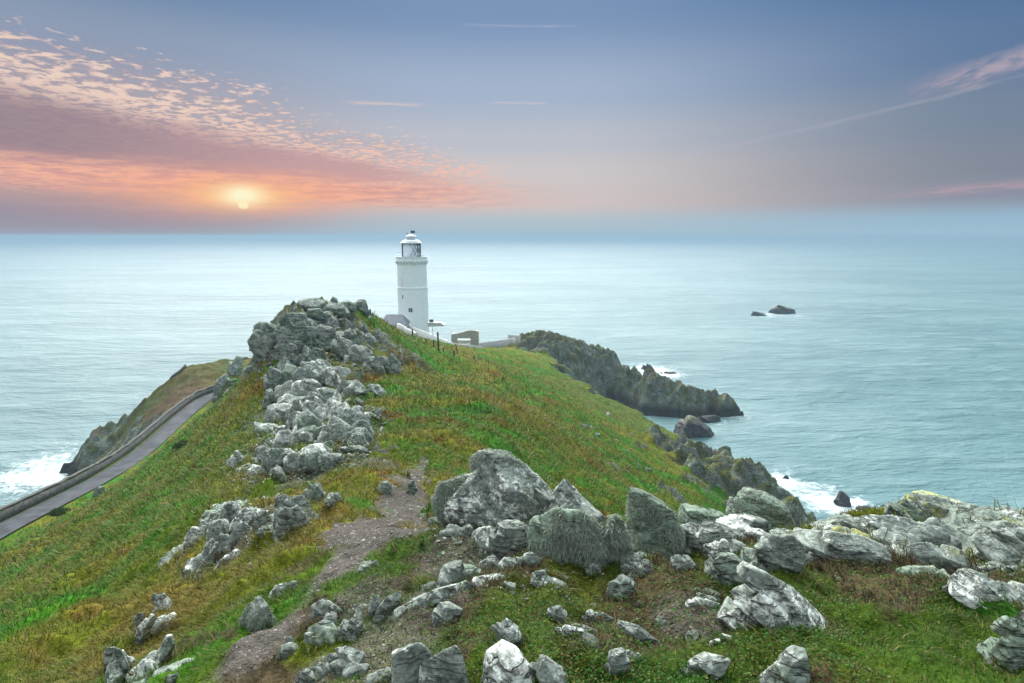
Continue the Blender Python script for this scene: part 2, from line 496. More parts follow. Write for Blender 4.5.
def build_land():
    az = np.concatenate([np.arange(-105, -50, 1.0), np.arange(-50, 50, 0.105), np.arange(50, 106, 1.0)]) * math.pi / 180
    rr = np.concatenate([np.exp(np.linspace(math.log(0.6), math.log(80), 640))[:-1], np.arange(80, 175, 0.42), np.arange(175, 262, 0.5)])
    A, RR = np.meshgrid(az, rr)
    X, Y = RR * np.sin(A), RR * np.cos(A)
    Z0 = base_land(X, Y)
    # tussocks and hummocks
    near = np.clip(RR / 14, 0.0, 1.0)
    big = fbm2(X / 9, Y / 9, 2, 3) * 0.55 * near
    combX = X * 0.8 + Y * 0.25
    tuss = fbm2(combX / 1.7, Y / 2.6, 3, 11) * 0.55 * np.clip(RR / 9, 0.10, 1.0)
    tuss += np.abs(fbm2(X / 0.9, Y / 0.9, 2, 91)) * -0.26 * np.clip(RR / 6, 0.10, 1.0)
    fine = (fbm2(X / 0.35, Y / 0.35, 3, 21) * 0.085 - np.abs(fbm2(X / .22, Y / .22, 3, 23)) * .075) * np.clip(RR / 3, 0.55, 1) * np.clip(40 / RR, 0, 1)
    # masks
    pd, pw = seg_dist(X, Y, PATH, PATHW)
    edge = fbm2(X / 0.7, Y / 0.7, 3, 31)
    path = sstep(pw * (1 + edge * 1.9 + fbm2(X / .28, Y / .28, 2, 33) * .6) - pd, -0.10, 0.14) * (RR < 40)
    stony = np.zeros(X.shape)
    for px, py, d, rad in STONY:
        c = at(px, py, d)
        q = np.hypot(X - c[0], Y - c[1]) / rad + edge * 0.9
        stony = np.maximum(stony, sstep(q, 1.1, 0.6))
    bedr = np.zeros(X.shape)
    for px, py, d, rad in BEDROCK:
        c = at(px, py, d)
        q = np.hypot(X - c[0], Y - c[1]) / rad + edge * 0.9
        bedr = np.maximum(bedr, sstep(q, 1.15, 0.75))
    rd, rz = seg_dist(X, Y, ROAD[:, :2], ROAD[:, 2])
    Z = Z0 + (big + tuss * (1 - 0.8 * path) + fine * (1 - 0.3 * path)) - 0.05 * path * near
    k = sstep(rd, 7.5, 2.6)
    Z = Z * (1 - k) + (rz - 0.12) * k
    # outcropping beds of rock on the slopes
    u = X * 0.86 + Y * 0.5
    v = -X * 0.5 + Y * 0.86
    oc = fbm2(u / 14, v / 6, 4, 41)
    where = sstep(X / np.maximum(RR, 1), 0.02, 0.30) * sstep(RR, 24, 45) * (Y > 20)
    ocm = sstep(oc, 0.17, 0.36) * where * sstep(rd, 4, 9)
    crag = np.abs(fbm2(u / 3.0, v / 1.4, 4, 51))
    Z = Z + ocm * (0.2 + 1.5 * crag)
    # cliffs
    sd = coast_sd(X, Y)
    rug = fbm2(X / 16, Y / 16, 3, 61) * 7.0 + fbm2(X / 4.5, Y / 4.5, 3, 71) * 2.6
    # bare rocky ground: the seaward headland, the point beyond the road, the promontory and the crag
    wob = fbm2(X / 7, Y / 7, 3, 151)
    rocky = sstep(X + wob * 5, -3, 3) * sstep(Y + wob * 6, 148, 158)
    lefth = sstep(sd + wob * 10, 17, 9) * sstep(X, -68, -78) * sstep(Y, 95, 105)
    amp_c = 1 - .5 * sstep(X, -60, -70)
    rocky = np.maximum(rocky, lefth)
    rocky = np.maximum(rocky, sstep(np.hypot((X - 38.5) / 14.5, (Y - 90) / 14) + wob * .5, 1.1, .8))
    p_r = fbm2(X / 1.6, Y / 1.6, 3, 157)
    cragz = sstep(np.hypot((X + 17.5) / 6.5, (Y - 50.5) / 5.5) + wob * .5, 1.1, .75)
    cragz = np.maximum(cragz, sstep(np.hypot((X + 11) / 3.5, (Y - 52) / 3.0) + wob * .6, 1.1, .7))
    cragz = np.maximum(cragz, sstep(np.hypot((X + 7.8) / 2.0, (Y - 25) / 4.5) + wob * .4 + p_r * .5, 1.0, .6) * .9)
    cragz = np.maximum(cragz, sstep(np.hypot((X + 4.5) / 1.2, (Y - 14.5) / 3.2) + p_r * .7, 1.0, .6) * .8)
    cragz = np.maximum(cragz, sstep(np.hypot((X + 12.5) / 3.0, (Y - 40) / 6.0) + wob * .9, 1.0, .6) * .8)
    rid = 1 - 2 * np.abs(fbm2(u / 13, v / 8, 2, 161))
    rid2 = 1 - 2 * np.abs(fbm2(u / 2.8 + wob, v / 1.3, 4, 171))
    rid3 = 1 - 2 * np.abs(fbm2(u / 5.5 + wob * .6, v / 3.2, 2, 163))
    Z = Z + rocky * amp_c * ((rid - .55) * 6.0 + (rid3 - .6) * 1.6 + (rid2 - .6) * .3) + cragz * ((rid2 - .45) * 1.5 * np.clip(RR / 45, .35, 1) + np.abs(fbm2(u / .9, v / .5, 3, 177)) * .55 * np.clip(RR / 40, .3, 1))
    sdw = sd + rug * sstep(sd, -1, 9) * 0.8
    strat = np.abs(fbm2(u / 7.0, v / 4.5, 3, 81))
    cl = -CAM_H - 1.2 + np.where(sdw > 0, np.where(X < -60, 1.5, 2.3) * sdw ** 0.97, 0.9 * sdw) + (strat - 0.22) * 7.0 * sstep(sd, -3, 3)
    hgt = np.minimum(Z, cl)
    rockm = sstep(Z - cl, -1.2, 0.9)
    rockm = np.maximum(rockm, ocm * sstep(crag, 0.05, 0.22))
    rockm = np.maximum(rockm, np.maximum(rocky, cragz * sstep(rid2 + wob, .1, .45)))
    hgt = np.maximum(hgt, -CAM_H - 5)
    # rugged rock where the cliff rules
    hgt = hgt + rockm * (RR > 40) * (np.abs(fbm2(u / 2.2, v / 1.4, 3, 101)) - 0.2) * np.where(RR > 90, .55, 1.1)
    gy, gx = np.gradient(hgt)
    # slope
    dr = np.gradient(rr)[:, None]
    da = np.gradient(az)[None, :] * RR
    slope = np.hypot(gy / dr, gx / da)
    rockm = np.maximum(rockm, sstep(slope, 1.25, 1.9) * (RR > 30))
    rockm = np.clip(rockm, 0, 1) * (1 - k)
    # natural colours of the cover
    p1 = fbm2(u / 7, v / 2.6, 4, 111)
    p2 = fbm2(X / 2.2, Y / 2.2, 4, 121)
    p3 = fbm2(X / 0.5, Y / 0.5, 3, 131)
    p4 = fbm2(u / 26, v / 14, 3, 141)
    green = np.array([0.0403, 0.0928, 0.0052])
    lush = np.array([0.0271, 0.1149, 0.0065])
    olive = np.array([0.0868, 0.1027, 0.0081])
    straw = np.array([0.1213, 0.0914, 0.0202])
    rust = np.array([0.1030, 0.0459, 0.0102])
    earth = np.array([0.068, 0.063, 0.060])
    humus = np.array([0.050, 0.036, 0.024])

    def mixc(a, b, t):
        return a * (1 - t[..., None]) + b * t[..., None]
    col = np.broadcast_to(green, X.shape + (3,)).copy()
    col = mixc(col, olive, sstep(p1 * 0.7 + p2 * 0.55 + p4 * .5, -0.22, 0.18))
    col = mixc(col, straw, sstep(p2 * 0.6 + p3 * 0.45 + p4 * .5, 0.10, 0.42) * 0.8 * (1 - .6 * sstep(X, 6, 18)))
    col = mixc(col, rust, sstep(p1 * 0.6 - p2 * 0.5 + p3 * 0.35, 0.17, 0.40) * 0.8 * (1 - .7 * sstep(X, 6, 18)))
    col = mixc(col, lush, sstep(-p1 + p2 * 0.5 - p4 * .3, 0.12, 0.30) * 0.95)
    # mown turf near the edge of the far slope
    lawn = sstep(Y, 85, 100) * sstep(X, 2, 14) * (1 - rockm)
    col = mixc(col, np.array([0.056, 0.084, 0.016]), lawn * 0.75)
    # dead bracken on the seaward slope under the road
    br = sstep(np.hypot((X + 80) / 16, (Y - 118) / 20) + p1 * .4, 1.2, 0.7) + sstep(np.hypot((X + 60) / 8, (Y - 118) / 14) + p1 * .4, 1.2, 0.7) * (X < -68)
    col = mixc(col, np.array([0.085, 0.045, 0.036]), np.clip(br, 0, 1) * 0.85)
    hd = sstep(X, -66, -76) * sstep(Y, 95, 108)
    col = mixc(col, np.array([.058, .046, .024]), hd * .65)
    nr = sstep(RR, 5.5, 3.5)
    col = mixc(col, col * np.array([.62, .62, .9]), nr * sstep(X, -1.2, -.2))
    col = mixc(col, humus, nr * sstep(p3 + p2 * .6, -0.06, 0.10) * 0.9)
    col = mixc(col, earth * 0.9, np.clip(stony * 0.75, 0, 1))
    col = mixc(col, earth, path)
    rockm = np.maximum(rockm, bedr)
    step = (fbm2((X * .3 + Y * .95) / .16, (X * .95 - Y * .3) / .9, 3, 181) * .05 + fbm2(X / .22, Y / .22, 3, 191) * .03) * np.clip(RR / 3.5, .6, 2.5)
    hgt = hgt + bedr * (step + .02)
    return dict(az=az, rr=rr, X=X, Y=Y, Z=hgt + CAM_H, col=col, rock=rockm, path=path, stony=stony, road=k, bedr=bedr, p2=p2, p3=p3)


LAND = build_land()


def lookup(x, y, *names):
    a = np.arctan2(x, y)
    r = np.hypot(x, y)
    fj = np.interp(a, LAND['az'], np.arange(len(LAND['az'])))
    fi = np.interp(r, LAND['rr'], np.arange(len(LAND['rr'])))
    i = np.clip(fi.astype(int), 0, len(LAND['rr']) - 2)
    j = np.clip(fj.astype(int), 0, len(LAND['az']) - 2)
    u, v = fi - i, fj - j
    res = []
    for nme in names:
        g = LAND[nme]
        if g.ndim == 3:
            uu, vv = u[..., None], v[..., None]
        else:
            uu, vv = u, v
        res.append(g[i, j] * (1 - uu) * (1 - vv) + g[i + 1, j] * uu * (1 - vv) + g[i, j + 1] * (1 - uu) * vv + g[i + 1, j + 1] * uu * vv)
    return res[0] if len(res) == 1 else res


def gz(x, y):
    return float(lookup(np.array([x], float), np.array([y], float), 'Z')[0])


_ts = np.exp(np.linspace(math.log(0.8), math.log(258), 1800))


def hit(px, py, rmin=0.8):
    """ground point met by a sight line"""
    d = ray(px, py)
    P = d[None] * _ts[:, None]
    z = lookup(P[:, 0], P[:, 1], 'Z')
    ok = (P[:, 2] + CAM_H < z) & (np.hypot(P[:, 0], P[:, 1]) > rmin)
    if not ok.any():
        return None
    p = P[np.argmax(ok)]
    return Vector((p[0], p[1], p[2] + CAM_H))


# ------------------------------------------------------------------ object helpers
def mesh_np(name, V, Fq=None, Ft=None, smooth=True):
    """mesh from numpy arrays of quads and triangles"""
    me = bpy.data.meshes.new(name)
    loops, starts = [], []
    n0 = 0
    if Fq is not None and len(Fq):
        loops.append(np.asarray(Fq, np.int32).ravel())
        starts.append(np.arange(len(Fq), dtype=np.int32) * 4)
        n0 = len(Fq) * 4
    if Ft is not None and len(Ft):
        loops.append(np.asarray(Ft, np.int32).ravel())
        starts.append(n0 + np.arange(len(Ft), dtype=np.int32) * 3)
    loops = np.concatenate(loops)
    starts = np.concatenate(starts)
    me.vertices.add(len(V))
    me.vertices.foreach_set('co', np.asarray(V, np.float32).ravel())
    me.loops.add(len(loops))
    me.loops.foreach_set('vertex_index', loops)
    me.polygons.add(len(starts))
    me.polygons.foreach_set('loop_start', starts)
    me.update(calc_edges=True)
    if smooth:
        me.polygons.foreach_set('use_smooth', np.ones(len(starts), bool))
    return me


def add_color(me, name, rgb):
    a = me.attributes.new(name, 'FLOAT_COLOR', 'POINT')
    c = np.ones((len(rgb), 4), np.float32)
    c[:, :3] = rgb
    a.data.foreach_set('color', c.ravel())


def add_float(me, name, v):
    a = me.attributes.new(name, 'FLOAT', 'POINT')
    a.data.foreach_set('value', np.asarray(v, np.float32))


def link(name, me, mat, parent=None, loc=None):
    o = bpy.data.objects.new(name, me)
    if mat is not None and not me.materials:
        me.materials.append(mat)
    COL.objects.link(o)
    if parent:
        o.parent = parent
    if loc is not None:
        o.location = loc
    return o


def tag(o, label=None, cat=None, group=None, kind=None):
    if label:
        o['label'] = label
    if cat:
        o['category'] = cat
    if group:
        o['group'] = group
    if kind:
        o['kind'] = kind
    return o


def empty(name, loc, rz=0.0):
    o = bpy.data.objects.new(name, None)
    o.empty_display_size = 0.3
    o.location = loc
    o.rotation_euler = (0, 0, rz)
    COL.objects.link(o)
    return o


def bm_obj(name, bm, mat, parent=None, smooth=False):
    me = bpy.data.meshes.new(name)
    bmesh.ops.recalc_face_normals(bm, faces=bm.faces)
    bm.to_mesh(me)
    bm.free()
    if smooth:
        for p in me.polygons:
            p.use_smooth = True
    return link(name, me, mat, parent)


def bm_box(bm, x0, x1, y0, y1, z0, z1, bevel=0.0):
    vs = [bm.verts.new(p) for p in ((x0, y0, z0), (x1, y0, z0), (x1, y1, z0), (x0, y1, z0), (x0, y0, z1), (x1, y0, z1), (x1, y1, z1), (x0, y1, z1))]
    fs = [bm.faces.new([vs[i] for i in q]) for q in ((3, 2, 1, 0), (4, 5, 6, 7), (0, 1, 5, 4), (1, 2, 6, 5), (2, 3, 7, 6), (3, 0, 4, 7))]
    if bevel:
        bmesh.ops.bevel(bm, geom=list({e for f in fs for e in f.edges}), offset=bevel, segments=2, affect='EDGES')


def bm_lathe(bm, prof, seg=48, cap=True):
    rings = []
    for r, z in prof:
        rings.append([bm.verts.new((r * math.cos(2 * math.pi * k / seg), r * math.sin(2 * math.pi * k / seg), z)) for k in range(seg)])
    for a, b in zip(rings, rings[1:]):
        for k in range(seg):
            bm.faces.new((a[k], a[(k + 1) % seg], b[(k + 1) % seg], b[k]))
    if cap:
        bm.faces.new(rings[0][::-1])
        bm.faces.new(rings[-1])


def bm_bar(bm, p, q, w, seg=6):
    p, q = Vector(p), Vector(q)
    d = (q - p).normalized()
    a = d.orthogonal().normalized()
    b = d.cross(a)
    r0 = [bm.verts.new(p + (a * math.cos(t) + b * math.sin(t)) * w) for t in [2 * math.pi * k / seg for k in range(seg)]]
    r1 = [bm.verts.new(q + (a * math.cos(t) + b * math.sin(t)) * w) for t in [2 * math.pi * k / seg for k in range(seg)]]
    for k in range(seg):
        bm.faces.new((r0[k], r0[(k + 1) % seg], r1[(k + 1) % seg], r1[k]))
    bm.faces.new(r0[::-1])
    bm.faces.new(r1)


# ------------------------------------------------------------------ materials
def new_mat(name):
    m = bpy.data.materials.new(name)
    m.use_nodes = True
    n = NT(m.node_tree)
    b = n.node('ShaderNodeBsdfPrincipled')
    o = n.node('ShaderNodeOutputMaterial')
    n.t.links.new(b.outputs[0], o.inputs[0])
    return m, n, b


def bump(n, b, h, strength=0.5, dist=0.05):
    bp = n.node('ShaderNodeBump')
    bp.inputs['Strength'].default_value = strength
    bp.inputs['Distance'].default_value = dist
    n.set(bp.inputs['Height'], h)
    n.t.links.new(bp.outputs[0], b.inputs['Normal'])


def rock_nodes(n, vec, s=1.0, white=0.5, green=0.3, yellow=0.0, dark=0.0, near=True):
    """schist with crusts of lichen; returns colour and height"""
    mp = n.node('ShaderNodeMapping')
    n.set(mp.inputs[0], vec)
    mp.inputs['Rotation'].default_value = (R(28), R(34), R(20))
    mp.inputs['Scale'].default_value = (0.45 * s, 0.9 * s, 2.6 * s)
    bed = mp.outputs[0]
    vs = n.vm('SCALE', vec)
    vs.node.inputs[3].default_value = s
    st = n.noise(bed, 5.0, 8, 0.62, 0.4)
    big = n.noise(vs, 1.6, 5, 0.6)
    mid = n.noise(vs, 6.0, 6, 0.65)
    fin = n.noise(vs, 34.0, 5, 0.7)
    k = 1.0 - dark
    st = n.m('ADD', n.m('MULTIPLY', st, 0.7), n.m('MULTIPLY', mid, 0.3))
    c = n.ramp(st, [(0.30, (0.046 * k, 0.050 * k, 0.045 * k)), (0.45, (0.142 * k, 0.166 * k, 0.148 * k)), (0.62, (0.238 * k, 0.268 * k, 0.240 * k)), (0.8, (0.325 * k, 0.348 * k, 0.312 * k))], 'LINEAR')
    # grey green crust
    g = n.ss(n.m('ADD', n.m('MULTIPLY', big, 0.6), n.m('MULTIPLY', mid, 0.4)), 0.62 - 0.3 * green, 0.70 - 0.3 * green)
    c = n.mix(n.m('MULTIPLY', g, 0.75), c, (0.140 * k, 0.190 * k, 0.142 * k, 1))
    # pale crust
    wv = n.m('ADD', n.m('MULTIPLY', n.noise(vs, 2.6, 6, 0.66, 0.3), 0.75), n.m('MULTIPLY', fin, 0.25))
    wm = n.ss(wv, 0.66 - 0.17 * white, 0.70 - 0.16 * white)
    pale = n.mix(mid, (0.36 * k, 0.385 * k, 0.36 * k, 1), (0.58 * k, 0.60 * k, 0.57 * k, 1))
    c = n.mix(n.m('MULTIPLY', wm, 0.9), c, pale)
    if yellow > 0:
        ym = n.ss(n.noise(vs, 3.3, 6, 0.7), 0.66 - 0.24 * yellow, 0.72 - 0.24 * yellow)
        c = n.mix(n.m('MULTIPLY', ym, 0.8), c, (0.30, 0.31, 0.10, 1))
    # mottling, dark specks and joints
    sp = n.noise(vs, 14.0, 6, 0.72)
    mot = n.m('ADD', n.m('MULTIPLY', n.ss(sp, 0.32, 0.68), 0.75), n.m('MULTIPLY', n.ss(fin, 0.32, 0.68), 0.55))
    c = n.mix(1.0, c, n.mix(n.m('DIVIDE', mot, 1.3), (0.22, 0.235, 0.22, 1), (1.95, 1.97, 1.92, 1)), 'MULTIPLY')
    c = n.mix(n.m('MULTIPLY', n.ss(sp, 0.60, 0.68), 0.55), c, (0.035, 0.036, 0.034, 1))
    vo = n.node('ShaderNodeTexVoronoi', feature='DISTANCE_TO_EDGE')
    n.set(vo.inputs['Vector'], n.vm('ADD', bed, n.vm('SCALE', n.noise(vs, 4, 3, out=1))))
    vo.inputs['Vector'].links[0].from_node.inputs[1].links[0].from_node.inputs[3].default_value = 0.5
    vo.inputs['Scale'].default_value = 2.2
    mp2 = n.node('ShaderNodeMapping')
    n.set(mp2.inputs[0], vs)
    mp2.inputs['Rotation'].default_value = (R(18), R(-26), R(10))
    mp2.inputs['Scale'].default_value = (0.5, 0.7, 4.2)
    ln = n.noise(mp2.outputs[0], 2.6, 5, 0.55, 0.25)
    joint = n.m('MULTIPLY', n.ss(n.m('ABSOLUTE', n.m('SUBTRACT', n.m('FRACT', n.m('MULTIPLY', ln, 7.0)), 0.5)), 0.10, 0.0), n.ss(big, 0.36, 0.56))
    c = n.mix(n.m('MULTIPLY', joint, 0.75), c, (0.024, 0.026, 0.023, 1))
    crack = n.ss(vo.outputs['Distance'], 0.0, 0.035)
    c = n.mix(n.m('MULTIPLY', n.m('SUBTRACT', 1.0, crack), n.m('MULTIPLY', n.ss(big, 0.42, 0.6), 0.75)), c, (0.026, 0.028, 0.024, 1))
    h = n.m('ADD', n.m('MULTIPLY', st, 0.8), n.m('ADD', n.m('MULTIPLY', sp, 0.45), n.m('ADD', n.m('MULTIPLY', fin, 0.25), n.m('MULTIPLY', crack, 0.12))))
    h = n.m('SUBTRACT', n.m('ADD', h, n.m('MULTIPLY', wm, 0.05)), n.m('MULTIPLY', joint, 0.55))
    return c, h


def rock_mat(name, s=1.0, dist=0.03, **kw):
    m, n, b = new_mat(name)
    tc = n.node('ShaderNodeTexCoord')
    oi = n.node('ShaderNodeObjectInfo')
    off = n.vm('SCALE', n.comb(oi.outputs['Random'], n.m('FRACT', n.m('MULTIPLY', oi.outputs['Random'], 17.0)), oi.outputs['Random']))
    off.node.inputs[3].default_value = 31.0
    vec = n.vm('ADD', tc.outputs['Object'], off)
    c, h = rock_nodes(n, vec, s, **kw)
    n.set(b.inputs['Base Color'], c)
    b.inputs['Roughness'].default_value = 0.85
    b.inputs['Specular IOR Level'].default_value = 0.25
    bump(n, b, h, 0.9, dist)
    return m


def plain(name, col, rough=0.7, metal=0.0, var=0.25, scale=3.0, bdist=0.02, stain=None, bstr=0.4):
    m, n, b = new_mat(name)
    tc = n.node('ShaderNodeTexCoord').outputs['Object']
    a = n.noise(tc, scale, 6, 0.62)
    c = n.mix(n.ss(a, 0.3, 0.7), tuple(x * (1 - var) for x in col) + (1,), tuple(min(1, x * (1 + var)) for x in col) + (1,))
    if stain:
        mp = n.node('ShaderNodeMapping')
        n.set(mp.inputs[0], tc)
        mp.inputs['Scale'].default_value = (1.2, 1.2, 0.12)
        f = n.ss(n.noise(mp.outputs[0], 1.3, 5, 0.6), 0.54, 0.74)
        c = n.mix(n.m('MULTIPLY', f, 0.5), c, tuple(stain) + (1,))
    n.set(b.inputs['Base Color'], c)
    b.inputs['Roughness'].default_value = rough
    b.inputs['Metallic'].default_value = metal
    bump(n, b, n.noise(tc, scale * 6, 4, 0.6), bstr, bdist)
    return m


def stone_wall_mat(name, c0, c1, mortar, sc=2.2):
    m, n, b = new_mat(name)
    tc = n.node('ShaderNodeTexCoord').outputs['Object']
    v1 = n.node('ShaderNodeTexVoronoi', feature='DISTANCE_TO_EDGE')
    v2 = n.node('ShaderNodeTexVoronoi')
    mp = n.node('ShaderNodeMapping')
    n.set(mp.inputs[0], tc)
    mp.inputs['Scale'].default_value = (1, 1, 1.7)
    for v in (v1, v2):
        n.set(v.inputs['Vector'], mp.outputs[0])
        v.inputs['Scale'].default_value = sc
    c = n.mix(n.sep(v2.outputs['Color'])[0], c0 + (1,), c1 + (1,))
    c = n.mix(n.m('MULTIPLY', n.noise(tc, 9, 5), 0.6), c, tuple(x * .6 for x in c0) + (1,))
    e = n.ss(v1.outputs['Distance'], 0.0, 0.06)
    c = n.mix(e, mortar + (1,), c)
    n.set(b.inputs['Base Color'], c)
    b.inputs['Roughness'].default_value = 0.9
    bump(n, b, n.m('ADD', e, n.m('MULTIPLY', n.noise(tc, 12, 4), 0.5)), 0.8, 0.06)
    return m


def land_mat():
    m, n, b = new_mat('turf_and_rock')
    geo = n.node('ShaderNodeNewGeometry').outputs['Position']
    at_c = n.node('ShaderNodeAttribute', attribute_name='cover').outputs['Color']
    at_r = n.node('ShaderNodeAttribute', attribute_name='rock').outputs['Fac']
    at_p = n.node('ShaderNodeAttribute', attribute_name='bare').outputs['Fac']
    f1 = n.noise(geo, 2.2, 6, 0.68)
    f2 = n.noise(geo, 17, 5, 0.65)
    f3 = n.noise(geo, 70, 3, 0.6)
    v = n.m('ADD', n.m('MULTIPLY', f1, 1.1), n.m('ADD', n.m('MULTIPLY', f2, 0.9), n.m('MULTIPLY', f3, 0.5)))
    v = n.ss(v, 0.75, 1.75)
    turf = n.mix(1.0, at_c, n.mix(v, (0.45, 0.45, 0.40, 1), (1.7, 1.65, 1.5, 1)), 'MULTIPLY')
    # pebbly soil
    vo = n.node('ShaderNodeTexVoronoi')
    n.set(vo.inputs['Vector'], geo)
    vo.inputs['Scale'].default_value = 48
    peb = n.ss(vo.outputs['Distance'], 0.52, 0.25)
    soil = n.mix(n.m('MULTIPLY', peb, n.m('MULTIPLY', n.ss(n.sep(vo.outputs['Color'])[0], 0.5, 0.9), 0.6)), turf, (0.20, 0.185, 0.17, 1))
    turf = n.mix(at_p, turf, soil)
    rc, rh = rock_nodes(n, geo, 0.22, white=0.30, green=0.55, dark=0.22)
    f4 = n.noise(geo, 0.35, 6, 0.65)
    nc, nh = rock_nodes(n, geo, 0.9, white=0.6, green=0.4)
    at_b = n.node('ShaderNodeAttribute', attribute_name='bedrock').outputs['Fac']
    rc = n.mix(n.m('MULTIPLY', n.ss(f4, 0.46, 0.60), 0.75), rc, (0.068, 0.072, 0.022, 1))
    f5 = n.noise(n.vm('ADD', geo, (40, 7, 3)), 0.16, 5, 0.65)
    rc = n.mix(n.m('MULTIPLY', n.ss(f5, 0.53, 0.66), 0.6), rc, (0.115, 0.070, 0.052, 1))
    nz = n.sep(n.node('ShaderNodeNewGeometry').outputs['Normal'])[2]
    veg = n.m('MULTIPLY', n.ss(n.m('ADD', nz, n.m('MULTIPLY', n.m('SUBTRACT', f4, 0.5), 0.5)), 0.76, 0.92), n.m('SUBTRACT', 1.0, at_b))
    rc = n.mix(n.m('MULTIPLY', veg, 0.8), rc, (0.075, 0.082, 0.018, 1))
    # wave-washed black zone
    zz = n.m('ADD', n.sep(geo)[2], n.m('MULTIPLY', f4, 3.0))
    rc = n.mix(n.m('MULTIPLY', n.ss(zz, 6.0, 3.2), 0.85), rc, (0.022, 0.023, 0.024, 1))
    rc = n.mix(at_b, rc, nc)
    msk = n.ss(n.m('ADD', at_r, n.m('MULTIPLY', n.m('SUBTRACT', f1, 0.5), 0.7)), 0.38, 0.55)
    n.set(b.inputs['Base Color'], n.mix(msk, turf, rc))
    b.inputs['Roughness'].default_value = 0.9
    b.inputs['Specular IOR Level'].default_value = 0.06
    hh = n.m('ADD', n.m('MULTIPLY', f1, 0.35), n.m('ADD', n.m('MULTIPLY', f2, 0.14), n.m('MULTIPLY', peb, n.m('MULTIPLY', at_p, 0.03))))
    hgt = n.node('ShaderNodeMix', data_type='FLOAT')
    n.set(hgt.inputs[0], msk)
    n.set(hgt.inputs[2], hh)
    rhm = n.node('ShaderNodeMix', data_type='FLOAT')
    n.set(rhm.inputs[0], at_b)
    n.set(rhm.inputs[2], n.m('MULTIPLY', rh, 1.6))
    n.set(rhm.inputs[3], n.m('MULTIPLY', nh, 0.09))
    n.set(hgt.inputs[3], rhm.outputs[0])
    bump(n, b, hgt.outputs[0], 0.8, 0.35)
    return m


def leaf_mat(name, rough=0.65):
    m, n, b = new_mat(name)
    c = n.node('ShaderNodeAttribute', attribute_name='tint').outputs['Color']
    n.set(b.inputs['Base Color'], c)
    b.inputs['Roughness'].default_value = rough
    b.inputs['Specular IOR Level'].default_value = 0.08
    tr = n.node('ShaderNodeBsdfTranslucent')
    n.set(tr.inputs[0], c)
    mx = n.node('ShaderNodeMixShader')
    mx.inputs[0].default_value = 0.25
    out = [q for q in n.t.nodes if q.type == 'OUTPUT_MATERIAL'][0]
    n.t.links.new(b.outputs[0], mx.inputs[1])
    n.t.links.new(tr.outputs[0], mx.inputs[2])
    n.t.links.new(mx.outputs[0], out.inputs[0])
    return m


# ------------------------------------------------------------------ hillside mesh
def make_land():
    L = LAND
    nr, na = L['X'].shape
    V = np.stack([L['X'], L['Y'], L['Z']], -1).reshape(-1, 3)
    idx = np.arange(nr * na).reshape(nr, na)
    Fq = np.stack([idx[:-1, :-1], idx[:-1, 1:], idx[1:, 1:], idx[1:, :-1]], -1).reshape(-1, 4)
    up = L['Z'].ravel() > -3.0
    keep = up[Fq].any(1)
    Fq = Fq[keep][:, ::-1]
    used = np.zeros(len(V), bool)
    used[Fq.ravel()] = True
    remap = np.cumsum(used) - 1
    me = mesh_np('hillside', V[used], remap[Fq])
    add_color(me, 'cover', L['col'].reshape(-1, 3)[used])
    add_float(me, 'rock', L['rock'].ravel()[used])
    add_float(me, 'bedrock', np.clip(L['bedr'] * 1.5, 0, 1).ravel()[used])
    add_float(me, 'bare', np.clip(L['path'] + L['stony'], 0, 1).ravel()[used])
    o = link('hillside', me, land_mat())
    tag(o, kind='structure')


make_land()

# ------------------------------------------------------------------ sea
SEA_ROCKS = []      # (x, y, radius) filled from the list of rocks standing in the water
_srk = [  # px, py(waterline), width px, height px, label
    (785, 314, 38, 11, "largest dark rock of the far islets, humped, standing out at sea", 'far'),
    (757, 316, 22, 7, "low two-humped dark rock left of the largest far islet", 'far'),
    (837, 506, 31, 17, "rounded black rock ringed with white surf off the near cliff foot", 'near'),
    (862, 510, 22, 5, "low flat black rock awash just right of the rounded surf rock", 'near'),
    (786, 479, 9, 4, "tiny dark rock in the surf above the rounded black rock", 'near'),
    (690, 438, 72, 25, "dark rock ridge with olive top lying in front of the headland fin", 'ridge'),
    (646, 370, 17, 7, "dark flat skerry beyond the headland in white surf", 'far2'),
    (690, 391, 14, 4, "thin dark skerry low in the water beyond the headland fin", 'far2'),
    (709, 395.5, 11, 4, "smallest dark skerry off the seaward side of the fin", 'far2'),
    (708, 423, 34, 8, "flat dark ledge at water level below the tip of the fin", 'ledge'),
    (737, 416, 15, 12, "rounded black knob of rock at the tip of the headland fin", 'ledge'),
    (668, 374, 22, 3, "broken awash reef showing as dark flecks in the surf", 'far2'),
]


def sea_pt(px, py):
    r = ray(px, py)
    t = -CAM_H / r[2]
    return np.array([r[0] * t, r[1] * t])


for px, py, w, h, lab, k in _srk:
    p = sea_pt(px, py)
    SEA_ROCKS.append((p[0], p[1], w * 0.5 * p[1] / F_PX))


